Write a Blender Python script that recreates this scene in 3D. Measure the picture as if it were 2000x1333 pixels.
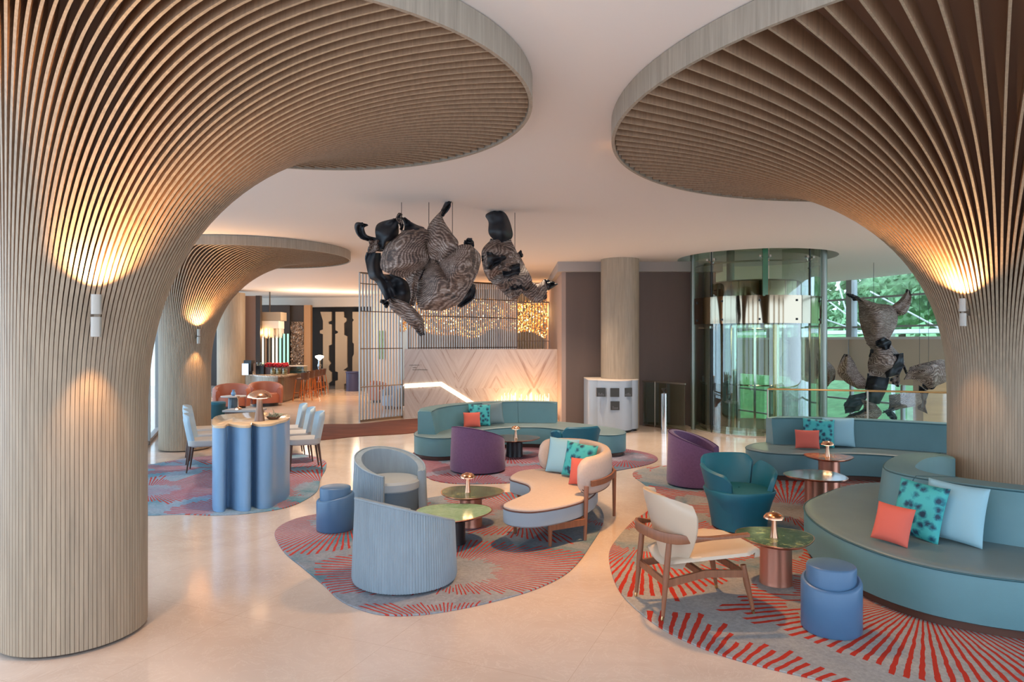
import bpy, bmesh, math, random
from mathutils import Vector, Matrix
random.seed(7)
PI = math.pi
F = 1333.33; H = 1.9; CX = 1000.0; CY = 666.5
def P(x, y, z=0.0):
    d = (H - z) * F / (y - CY)
    return Vector(((x - CX) / F * d, d, z))
def PD(x, y, d):
    return Vector(((x - CX) / F * d, d, H + (CY - y) / F * d))
for o in list(bpy.data.objects):
    bpy.data.objects.remove(o)
scn = bpy.context.scene
col = scn.collection

# ------------------------------------------------------------ camera, world, exposure
cam_d = bpy.data.cameras.new('camera'); cam = bpy.data.objects.new('camera', cam_d); col.objects.link(cam)
cam.location = (0, 0, H); cam.rotation_euler = (PI / 2, 0, 0)
cam_d.sensor_width = 36; cam_d.lens = 24.0; cam_d.clip_end = 400
scn.camera = cam
scn.view_settings.view_transform = 'Standard'; scn.view_settings.look = 'None'
scn.view_settings.exposure = 1.3; scn.view_settings.gamma = 1.0
scn.view_settings.use_curve_mapping = False
w = bpy.data.worlds.new('world'); scn.world = w; w.use_nodes = True
bg = w.node_tree.nodes['Background']
bg.inputs[0].default_value = (0.62, 0.79, 1.0, 1); bg.inputs[1].default_value = 1.75

def light(kind, name, loc, energy, color, target=None, **kw):
    l = bpy.data.lights.new(name, kind); l.energy = energy; l.color = color
    for k, v in kw.items(): setattr(l, k, v)
    o = bpy.data.objects.new(name, l); col.objects.link(o); o.location = loc
    if target is not None:
        o.rotation_euler = (Vector(target) - Vector(loc)).to_track_quat('-Z', 'Y').to_euler()
    return o
WARM = (1.0, 0.54, 0.22); WARM2 = (1.0, 0.78, 0.58)
# added spots under the ceiling, without fittings: warm floor pools and general fill
for (x, y, e, c) in [(0.9, 6.2, 330, WARM), (1.2, 4.2, 270, WARM), (-2.3, 7.2, 160, WARM2), (-3.0, 11.0, 260, WARM2),
                     (0.4, 10.0, 300, WARM2), (3.0, 12.2, 240, WARM2), (-1.0, 14.6, 260, WARM2), (-5.8, 18.5, 300, WARM2),
                     (-4.4, 22.5, 300, WARM), (1.0, 13.6, 260, WARM2), (5.6, 10.8, 160, WARM2), (-0.2, 4.6, 90, WARM2),
                     (-6.9, 22.5, 260, WARM), (-9.5, 21.5, 250, WARM2)]:
    light('SPOT', 'added_ceiling_spot', (x, y, 3.655), e * 0.85, c, (x, y, 0), spot_size=math.radians(105), spot_blend=0.9, shadow_soft_size=0.12)

# ------------------------------------------------------------ mesh helpers
def link(name, me, mat=None, parent=None, smooth=True, ang=35):
    o = bpy.data.objects.new(name, me); col.objects.link(o)
    if mat is not None:
        for m in (mat if isinstance(mat, (list, tuple)) else [mat]): me.materials.append(m)
    if parent is not None: o.parent = parent
    if smooth and len(me.polygons):
        me.polygons.foreach_set('use_smooth', [True] * len(me.polygons))
        me.set_sharp_from_angle(angle=math.radians(ang))
    return o
class MB:
    def __init__(s): s.v = []; s.f = []; s.m = []
    def add(s, v, f, mi=0):
        n = len(s.v); s.v += [tuple(p) for p in v]; s.f += [tuple(i + n for i in q) for q in f]; s.m += [mi] * len(f); return s
    def grid(s, rows, closed_u=False, closed_v=False, mi=0):
        nr, nc = len(rows), len(rows[0]); v = [p for r in rows for p in r]; f = []
        for i in range(nr if closed_v else nr - 1):
            for j in range(nc if closed_u else nc - 1):
                f.append((i * nc + j, i * nc + (j + 1) % nc, ((i + 1) % nr) * nc + (j + 1) % nc, ((i + 1) % nr) * nc + j))
        return s.add(v, f, mi)
    def box(s, x0, x1, y0, y1, z0, z1, mi=0):
        v = [(x, y, z) for z in (z0, z1) for y in (y0, y1) for x in (x0, x1)]
        return s.add(v, [(0, 2, 3, 1), (4, 5, 7, 6), (0, 1, 5, 4), (2, 6, 7, 3), (0, 4, 6, 2), (1, 3, 7, 5)], mi)
    def bar(s, a, b, w, d, up=(0, 0, 1), mi=0):
        a = Vector(a); b = Vector(b); t = (b - a).normalized(); up = Vector(up)
        if abs(t.dot(up)) > 0.98: up = Vector((1, 0, 0))
        x = t.cross(up).normalized(); y = x.cross(t).normalized(); v = []
        for p in (a, b):
            for (i, j) in ((-1, -1), (1, -1), (1, 1), (-1, 1)): v.append(p + x * (w / 2 * i) + y * (d / 2 * j))
        return s.add(v, [(3, 2, 1, 0), (4, 5, 6, 7), (0, 1, 5, 4), (1, 2, 6, 5), (2, 3, 7, 6), (3, 0, 4, 7)], mi)
    def tube(s, pts, r, n=8, closed=False, mi=0):
        pts = [Vector(p) for p in pts]; rows = []; m = len(pts); prev = None
        for i, p in enumerate(pts):
            a = pts[(i - 1) % m] if (closed or i > 0) else p; b = pts[(i + 1) % m] if (closed or i < m - 1) else p
            t = (b - a).normalized()
            if prev is None:
                up = Vector((0, 0, 1)) if abs(t.z) < 0.9 else Vector((1, 0, 0)); x = t.cross(up).normalized()
            else: x = (prev - t * prev.dot(t)).normalized()
            prev = x; y = t.cross(x); rr = r[i] if isinstance(r, (list, tuple)) else r
            rows.append([p + x * (rr * math.cos(2 * PI * k / n)) + y * (rr * math.sin(2 * PI * k / n)) for k in range(n)])
        s.grid(rows, closed_u=True, closed_v=closed, mi=mi)
        if not closed:
            n0 = len(s.v) - m * n
            s.f.append(tuple(n0 + k for k in range(n))[::-1]); s.m.append(mi)
            s.f.append(tuple(n0 + (m - 1) * n + k for k in range(n))); s.m.append(mi)
        return s
    def lathe(s, prof, n=32, c=(0, 0), mi=0, rf=None):
        rows = []
        for (r, z) in prof:
            rows.append([(c[0] + r * math.cos(2 * PI * k / n) * (rf(2 * PI * k / n) if rf else 1), c[1] + r * math.sin(2 * PI * k / n) * (rf(2 * PI * k / n) if rf else 1), z) for k in range(n)])
        s.grid(rows, closed_u=True, mi=mi); n0 = len(s.v) - len(prof) * n
        if prof[0][0] > 1e-4: s.f.append(tuple(n0 + k for k in range(n))[::-1]); s.m.append(mi)
        if prof[-1][0] > 1e-4: s.f.append(tuple(n0 + (len(prof) - 1) * n + k for k in range(n))); s.m.append(mi)
        return s
    def prism(s, outline, layers, mi=0):
        """closed 2D outline (CCW); layers = [(inset, z), ...]"""
        o = [Vector((p[0], p[1])) for p in outline]; n = len(o)
        if sum(o[i].x * o[(i + 1) % n].y - o[(i + 1) % n].x * o[i].y for i in range(n)) < 0: o.reverse()
        nor = []
        for i in range(n):
            t = (o[(i + 1) % n] - o[i - 1]).normalized(); nor.append(Vector((-t.y, t.x)))
        rows = [[(o[i].x + nor[i].x * ins, o[i].y + nor[i].y * ins, z) for i in range(n)] for (ins, z) in layers]
        s.grid(rows, closed_u=True, mi=mi); n0 = len(s.v) - len(layers) * n
        s.f.append(tuple(n0 + k for k in range(n))[::-1]); s.m.append(mi)
        s.f.append(tuple(n0 + (len(layers) - 1) * n + k for k in range(n))); s.m.append(mi)
        return s
    def xf(s, M):
        s.v = [tuple(M @ Vector(p)) for p in s.v]; return s
    def build(s, name, mat, parent=None, smooth=True, off=None, ang=35):
        me = bpy.data.meshes.new(name)
        v = s.v if off is None else [(p[0] - off[0], p[1] - off[1], p[2] - off[2]) for p in s.v]
        me.from_pydata(v, [], s.f)
        if max(s.m or [0]) > 0: me.polygons.foreach_set('material_index', s.m)
        bm = bmesh.new(); bm.from_mesh(me); bmesh.ops.remove_doubles(bm, verts=bm.verts, dist=1e-5)
        bmesh.ops.recalc_face_normals(bm, faces=bm.faces); bm.to_mesh(me); bm.free()
        me.update()
        return link(name, me, mat, parent, smooth, ang)
def tag(o, label=None, cat=None, group=None, kind=None):
    if label: o['label'] = label
    if cat: o['category'] = cat
    if group: o['group'] = group
    if kind: o['kind'] = kind
    return o
def thing(name, label, cat, loc=(0, 0, 0), rz=0.0, group=None):
    o = bpy.data.objects.new(name, None); col.objects.link(o); o.empty_display_size = 0.1
    o.location = loc; o.rotation_euler = (0, 0, rz)
    return tag(o, label, cat, group)
def struct(name, mb, mat, smooth=False):
    return tag(mb.build(name, mat, smooth=smooth), kind='structure')
def kids(o): return [c for c in bpy.data.objects if c.parent == o]
def copy_tree(o, parent=None):
    c = o.copy(); col.objects.link(c)
    if parent is not None: c.parent = parent
    for ch in kids(o): copy_tree(ch, c)
    return c
def dup(o, loc, rz, label, group=None):
    c = copy_tree(o); c.location = loc; c.rotation_euler = (0, 0, rz); c['label'] = label
    if group: c['group'] = group
    return c
def cr(pts, n=8, closed=False):
    pts = [Vector(p) for p in pts]; m = len(pts); out = []
    for i in range(m if closed else m - 1):
        p1 = pts[i]; p2 = pts[(i + 1) % m]
        p0 = pts[i - 1] if (closed or i > 0) else p1 * 2 - p2
        p3 = pts[(i + 2) % m] if (closed or i < m - 2) else p2 * 2 - p1
        for k in range(n):
            t = k / n
            out.append(0.5 * ((2 * p1) + (p2 - p0) * t + (2 * p0 - 5 * p1 + 4 * p2 - p3) * t * t + (3 * p1 - p0 - 3 * p2 + p3) * t ** 3))
    if not closed: out.append(pts[-1])
    return out
def resample(pts, n):
    L = [0]
    for a, b in zip(pts, pts[1:]): L.append(L[-1] + (b - a).length)
    out = []; j = 0
    for k in range(n):
        s = L[-1] * k / (n - 1)
        while j < len(pts) - 2 and L[j + 1] < s: j += 1
        d = L[j + 1] - L[j]; out.append(pts[j].lerp(pts[j + 1], (s - L[j]) / d if d > 1e-9 else 0))
    return out

# ------------------------------------------------------------ materials
def srgb(r, g, b):
    f = lambda c: (c / 255 / 12.92) if c <= 10 else ((c / 255 + 0.055) / 1.055) ** 2.4
    return (f(r), f(g), f(b), 1)
MATS = {}
def nt(name):
    m = bpy.data.materials.new(name); m.use_nodes = True
    t = m.node_tree; return m, t, t.nodes['Principled BSDF']
def coords(t, scale=(1, 1, 1), kind='Object'):
    tc = t.nodes.new('ShaderNodeTexCoord'); mp = t.nodes.new('ShaderNodeMapping'); mp.inputs['Scale'].default_value = scale
    t.links.new(tc.outputs[kind], mp.inputs[0]); return mp.outputs[0]
def ramp(t, fac, stops, interp='LINEAR'):
    r = t.nodes.new('ShaderNodeValToRGB'); r.color_ramp.interpolation = interp; e = r.color_ramp.elements
    while len(e) < len(stops): e.new(0.5)
    for i, (p, c) in enumerate(stops): e[i].position = p; e[i].color = c
    t.links.new(fac, r.inputs[0]); return r.outputs[0]
def noise(t, vec, scale=5, detail=4, rough=0.5, dist=0.0):
    n = t.nodes.new('ShaderNodeTexNoise'); n.inputs['Scale'].default_value = scale; n.inputs['Detail'].default_value = detail
    n.inputs['Roughness'].default_value = rough; n.inputs['Distortion'].default_value = dist
    t.links.new(vec, n.inputs['Vector']); return n.outputs[0]
def bump(t, b, h, strength=0.3, dist=0.01):
    n = t.nodes.new('ShaderNodeBump'); n.inputs['Strength'].default_value = strength; n.inputs['Distance'].default_value = dist
    t.links.new(h, n.inputs['Height']); t.links.new(n.outputs[0], b.inputs['Normal'])
def simple(name, c, rough=0.5, metal=0.0, var=0.0, scale=(8, 8, 8), bmp=0.0, bscale=60, spec=0.5, coat=0.0, sheen=0.0):
    m, t, b = nt(name)
    b.inputs['Base Color'].default_value = c; b.inputs['Roughness'].default_value = rough; b.inputs['Metallic'].default_value = metal
    b.inputs['Specular IOR Level'].default_value = spec; b.inputs['Coat Weight'].default_value = coat
    if sheen: b.inputs['Sheen Weight'].default_value = sheen
    if var:
        n = noise(t, coords(t, scale), 1.0, 5, 0.6)
        lo = tuple(max(0, x * (1 - var)) for x in c[:3]) + (1,); hi = tuple(min(1, x * (1 + var)) for x in c[:3]) + (1,)
        t.links.new(ramp(t, n, [(0.3, lo), (0.7, hi)]), b.inputs['Base Color'])
    if bmp: bump(t, b, noise(t, coords(t), bscale, 2), bmp, 0.004)
    return m
def emis(name, c, s):
    m, t, b = nt(name); b.inputs['Base Color'].default_value = c; b.inputs['Emission Color'].default_value = c; b.inputs['Emission Strength'].default_value = s
    return m
def glassy(name, tint=(0.86, 0.93, 0.90, 1), refl=0.12, rough=0.0, gcol=(1, 1, 1, 1)):
    m = bpy.data.materials.new(name); m.use_nodes = True; t = m.node_tree; t.nodes.clear()
    out = t.nodes.new('ShaderNodeOutputMaterial'); mix = t.nodes.new('ShaderNodeMixShader'); tr = t.nodes.new('ShaderNodeBsdfTransparent')
    gl = t.nodes.new('ShaderNodeBsdfGlossy'); lw = t.nodes.new('ShaderNodeLayerWeight'); mp = t.nodes.new('ShaderNodeMapRange')
    lw.inputs[0].default_value = 0.35; mp.inputs['To Min'].default_value = refl; mp.inputs['To Max'].default_value = min(1, refl + 0.5)
    tr.inputs[0].default_value = tint; gl.inputs['Roughness'].default_value = rough; gl.inputs[0].default_value = gcol
    t.links.new(lw.outputs['Facing'], mp.inputs['Value']); t.links.new(mp.outputs[0], mix.inputs[0])
    t.links.new(tr.outputs[0], mix.inputs[1]); t.links.new(gl.outputs[0], mix.inputs[2]); t.links.new(mix.outputs[0], out.inputs[0])
    return m
def oak(name, base=(0.36, 0.275, 0.19), rough=0.55):
    m, t, b = nt(name); n = noise(t, coords(t, (30, 30, 1.2)), 1.5, 6, 0.65)
    lo = tuple(x * 0.78 for x in base) + (1,); hi = tuple(min(1, x * 1.18) for x in base) + (1,)
    t.links.new(ramp(t, n, [(0.3, lo), (0.7, hi)]), b.inputs['Base Color']); b.inputs['Roughness'].default_value = rough
    return m
def floor_mat():
    m, t, b = nt('polished_cream_marble'); v = coords(t)
    n1 = noise(t, v, 0.7, 8, 0.62, 1.6); n2 = noise(t, v, 2.6, 10, 0.7, 3.0)
    c1 = ramp(t, n1, [(0.3, (0.58, 0.455, 0.37, 1)), (0.7, (0.70, 0.58, 0.49, 1))])
    vein = ramp(t, n2, [(0.485, (0, 0, 0, 1)), (0.5, (0.55, 0.55, 0.55, 1)), (0.515, (0, 0, 0, 1))])
    mx = t.nodes.new('ShaderNodeMixRGB'); t.links.new(vein, mx.inputs[0]); t.links.new(c1, mx.inputs[1]); mx.inputs[2].default_value = (0.76, 0.66, 0.57, 1)
    br = t.nodes.new('ShaderNodeTexBrick'); br.offset = 0.0; br.inputs['Scale'].default_value = 1.0
    br.inputs['Brick Width'].default_value = 1.2; br.inputs['Row Height'].default_value = 1.2; br.inputs['Mortar Size'].default_value = 0.0018
    br.inputs['Color1'].default_value = (1, 1, 1, 1); br.inputs['Color2'].default_value = (0.96, 0.95, 0.94, 1); br.inputs['Mortar'].default_value = (0.82, 0.78, 0.74, 1)
    mp = t.nodes.new('ShaderNodeMapping'); mp.inputs['Rotation'].default_value = (0, 0, math.radians(23)); t.links.new(v, mp.inputs[0]); t.links.new(mp.outputs[0], br.inputs[0])
    m2 = t.nodes.new('ShaderNodeMixRGB'); m2.blend_type = 'MULTIPLY'; m2.inputs[0].default_value = 1; t.links.new(mx.outputs[0], m2.inputs[1]); t.links.new(br.outputs[0], m2.inputs[2])
    t.links.new(m2.outputs[0], b.inputs['Base Color']); b.inputs['Roughness'].default_value = 0.13; b.inputs['Specular IOR Level'].default_value = 0.6
    return m
def marble_panel():
    m, t, b = nt('veined_marble_panels'); N = t.nodes.new; L = t.links.new
    tc = N('ShaderNodeTexCoord'); sp = N('ShaderNodeSeparateXYZ'); L(tc.outputs['Object'], sp.inputs[0])
    def ma(op, a, bb=None, cc=None):
        n = N('ShaderNodeMath'); n.operation = op
        for i, q in enumerate((a, bb, cc)):
            if q is None: continue
            if hasattr(q, 'links'): L(q, n.inputs[i])
            else: n.inputs[i].default_value = q
        return n.outputs[0]
    px = ma('PINGPONG', ma('ADD', sp.outputs[0], 10.75), 0.93)
    row = ma('FLOOR', ma('DIVIDE', ma('ADD', sp.outputs[2], 0.25), 0.98))
    flip = ma('SUBTRACT', ma('MULTIPLY', ma('MODULO', ma('ADD', row, 10), 2), 2), 1)
    u = ma('ADD', ma('MULTIPLY', px, 0.88), ma('MULTIPLY', ma('MULTIPLY', sp.outputs[2], 0.47), flip))
    vv = ma('SUBTRACT', ma('MULTIPLY', px, -0.47), ma('MULTIPLY', ma('MULTIPLY', sp.outputs[2], 0.88), 1))
    cb = N('ShaderNodeCombineXYZ'); L(ma('MULTIPLY', u, 9), cb.inputs[0]); L(ma('MULTIPLY', vv, 0.7), cb.inputs[1])
    L(ma('FLOOR', ma('MULTIPLY', sp.outputs[0], 0.8)), cb.inputs[2])
    n = noise(t, cb.outputs[0], 1.3, 9, 0.72, 0.5)
    L(ramp(t, n, [(0.25, (0.20, 0.11, 0.08, 1)), (0.36, (0.46, 0.33, 0.26, 1)), (0.44, (0.60, 0.49, 0.42, 1)), (0.7, (0.70, 0.61, 0.54, 1))]), b.inputs['Base Color'])
    b.inputs['Roughness'].default_value = 0.2
    return m
def rug_mat(name, seed, scale=0.55, stripes=34.0, red=(0.42, 0.035, 0.02, 1), greys=None, thick=0.45, cut=0.47):
    m, t, b = nt(name); N = t.nodes.new; L = t.links.new
    tc = N('ShaderNodeTexCoord'); mp = N('ShaderNodeMapping'); mp.inputs['Location'].default_value = (seed * 3.1, seed * 1.7, 0); L(tc.outputs['Object'], mp.inputs[0]); v = mp.outputs[0]
    vo = N('ShaderNodeTexVoronoi'); vo.voronoi_dimensions = '2D'; vo.inputs['Scale'].default_value = scale; L(v, vo.inputs['Vector'])
    nz = N('ShaderNodeTexNoise'); nz.inputs['Scale'].default_value = 9; L(v, nz.inputs['Vector'])
    sub = N('ShaderNodeVectorMath'); sub.operation = 'SUBTRACT'; L(v, sub.inputs[0]); L(vo.outputs['Position'], sub.inputs[1])
    # Position output is in scaled space in 2D: use it divided by scale
    sp = N('ShaderNodeSeparateXYZ'); L(sub.outputs[0], sp.inputs[0])
    def ma(op, a, bb=None, cc=None):
        n = N('ShaderNodeMath'); n.operation = op
        for i, q in enumerate((a, bb, cc)):
            if q is None: continue
            if hasattr(q, 'links'): L(q, n.inputs[i])
            else: n.inputs[i].default_value = q
        return n.outputs[0]
    ang = ma('ARCTAN2', sp.outputs[1], sp.outputs[0])
    r = N('ShaderNodeVectorMath'); r.operation = 'LENGTH'; L(sub.outputs[0], r.inputs[0]); r = r.outputs['Value']
    wob = ma('MULTIPLY', ma('SUBTRACT', nz.outputs[0], 0.5), 0.022)
    st = ma('SINE', ma('MULTIPLY', ma('ADD', ang, wob), stripes)); ang = ma('ADD', ang, wob)
    line = ma('GREATER_THAN', st, thick)
    # ragged ends: stroke id -> random end length
    sid = ma('ROUND', ma('SUBTRACT', ma('DIVIDE', ma('MULTIPLY', ang, stripes), 2 * PI), 0.25)); wn = N('ShaderNodeTexWhiteNoise'); wn.noise_dimensions = '1D'; L(sid, wn.inputs['W'])
    n2 = N('ShaderNodeTexNoise'); n2.inputs['Scale'].default_value = 0.8; n2.inputs['Detail'].default_value = 1; L(v, n2.inputs['Vector'])
    msk = ma('GREATER_THAN', ma('ADD', n2.outputs[0], ma('MULTIPLY', wn.outputs['Value'], 0.06)), cut)
    inner = ma('GREATER_THAN', r, ma('ADD', 0.30, ma('MULTIPLY', wn.outputs['Value'], 0.12)))
    edge = N('ShaderNodeTexVoronoi'); edge.voronoi_dimensions = '2D'; edge.feature = 'DISTANCE_TO_EDGE'; edge.inputs['Scale'].default_value = scale; L(v, edge.inputs['Vector'])
    em = ma('GREATER_THAN', edge.outputs['Distance'], ma('ADD', 0.03, ma('MULTIPLY', wn.outputs['Value'], 0.05)))
    fac = ma('MULTIPLY', ma('MULTIPLY', line, msk), ma('MULTIPLY', inner, em))
    bgc = greys or [(0.3, (0.10, 0.20, 0.25, 1)), (0.5, (0.24, 0.27, 0.29, 1)), (0.65, (0.36, 0.35, 0.34, 1))]
    base = ramp(t, noise(t, v, 0.9, 5, 0.6, 0.8), bgc)
    mot = noise(t, v, 45, 3, 0.6); mm = N('ShaderNodeMixRGB'); mm.blend_type = 'OVERLAY'; mm.inputs[0].default_value = 0.4; L(base, mm.inputs[1]); L(mot, mm.inputs[2])
    mx = N('ShaderNodeMixRGB'); L(fac, mx.inputs[0]); L(mm.outputs[0], mx.inputs[1]); mx.inputs[2].default_value = red
    L(mx.outputs[0], b.inputs['Base Color']); b.inputs['Roughness'].default_value = 0.95; b.inputs['Specular IOR Level'].default_value = 0.1
    bump(t, b, noise(t, v, 180, 2), 0.4, 0.004)
    return m
def dyed(name, lo, mid, hi, scale=9):
    m, t, b = nt(name); v = coords(t)
    vo = t.nodes.new('ShaderNodeTexVoronoi'); vo.inputs['Scale'].default_value = scale; t.links.new(v, vo.inputs['Vector'])
    n = noise(t, v, scale * 1.2, 4, 0.6, 1.0)
    ad = t.nodes.new('ShaderNodeMath'); ad.operation = 'ADD'; t.links.new(vo.outputs['Distance'], ad.inputs[0])
    ml = t.nodes.new('ShaderNodeMath'); ml.operation = 'MULTIPLY'; ml.inputs[1].default_value = 0.9; t.links.new(n, ml.inputs[0]); t.links.new(ml.outputs[0], ad.inputs[1])
    t.links.new(ramp(t, ad.outputs[0], [(0.66, lo), (0.80, mid), (1.0, hi)]), b.inputs['Base Color']); b.inputs['Roughness'].default_value = 0.6
    return m
def table_glaze(name, a, bb, c):
    m, t, b = nt(name); v = coords(t); n = noise(t, v, 11, 8, 0.75, 1.0)
    t.links.new(ramp(t, n, [(0.3, a), (0.5, bb), (0.72, c)]), b.inputs['Base Color'])
    b.inputs['Roughness'].default_value = 0.16; b.inputs['Metallic'].default_value = 0.1; b.inputs['Specular IOR Level'].default_value = 0.35; b.inputs['Coat Weight'].default_value = 0.25; b.inputs['Coat Roughness'].default_value = 0.05
    return m
def sculpt_mat():
    m, t, b = nt('striated_dark_fabric'); v = coords(t, (1, 1, 1))
    wv = t.nodes.new('ShaderNodeTexWave'); wv.wave_type = 'RINGS'; wv.rings_direction = 'SPHERICAL'; wv.inputs['Scale'].default_value = 11; wv.inputs['Distortion'].default_value = 9; wv.inputs['Detail'].default_value = 6
    wv.inputs['Detail Scale'].default_value = 0.55; wv.inputs['Detail Roughness'].default_value = 0.65; t.links.new(v, wv.inputs['Vector'])
    n = noise(t, coords(t, (5, 5, 26)), 1.4, 8, 0.75, 1.2); n3 = noise(t, v, 3, 3, 0.5)
    ad = t.nodes.new('ShaderNodeMath'); ad.operation = 'MULTIPLY_ADD'; ad.inputs[1].default_value = 0.17; t.links.new(wv.outputs[0], ad.inputs[0])
    m2 = t.nodes.new('ShaderNodeMath'); m2.operation = 'MULTIPLY_ADD'; m2.inputs[1].default_value = 0.75; t.links.new(n, m2.inputs[0])
    m3 = t.nodes.new('ShaderNodeMath'); m3.operation = 'MULTIPLY'; m3.inputs[1].default_value = 0.25; t.links.new(n3, m3.inputs[0]); t.links.new(m3.outputs[0], m2.inputs[2]); t.links.new(m2.outputs[0], ad.inputs[2])
    t.links.new(ramp(t, ad.outputs[0], [(0.42, (0.028, 0.022, 0.022, 1)), (0.54, (0.13, 0.08, 0.06, 1)), (0.64, (0.27, 0.19, 0.15, 1)), (0.76, (0.50, 0.43, 0.39, 1))]), b.inputs['Base Color'])
    b.inputs['Roughness'].default_value = 0.65; bump(t, b, wv.outputs[0], 0.35, 0.012)
    return m

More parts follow.
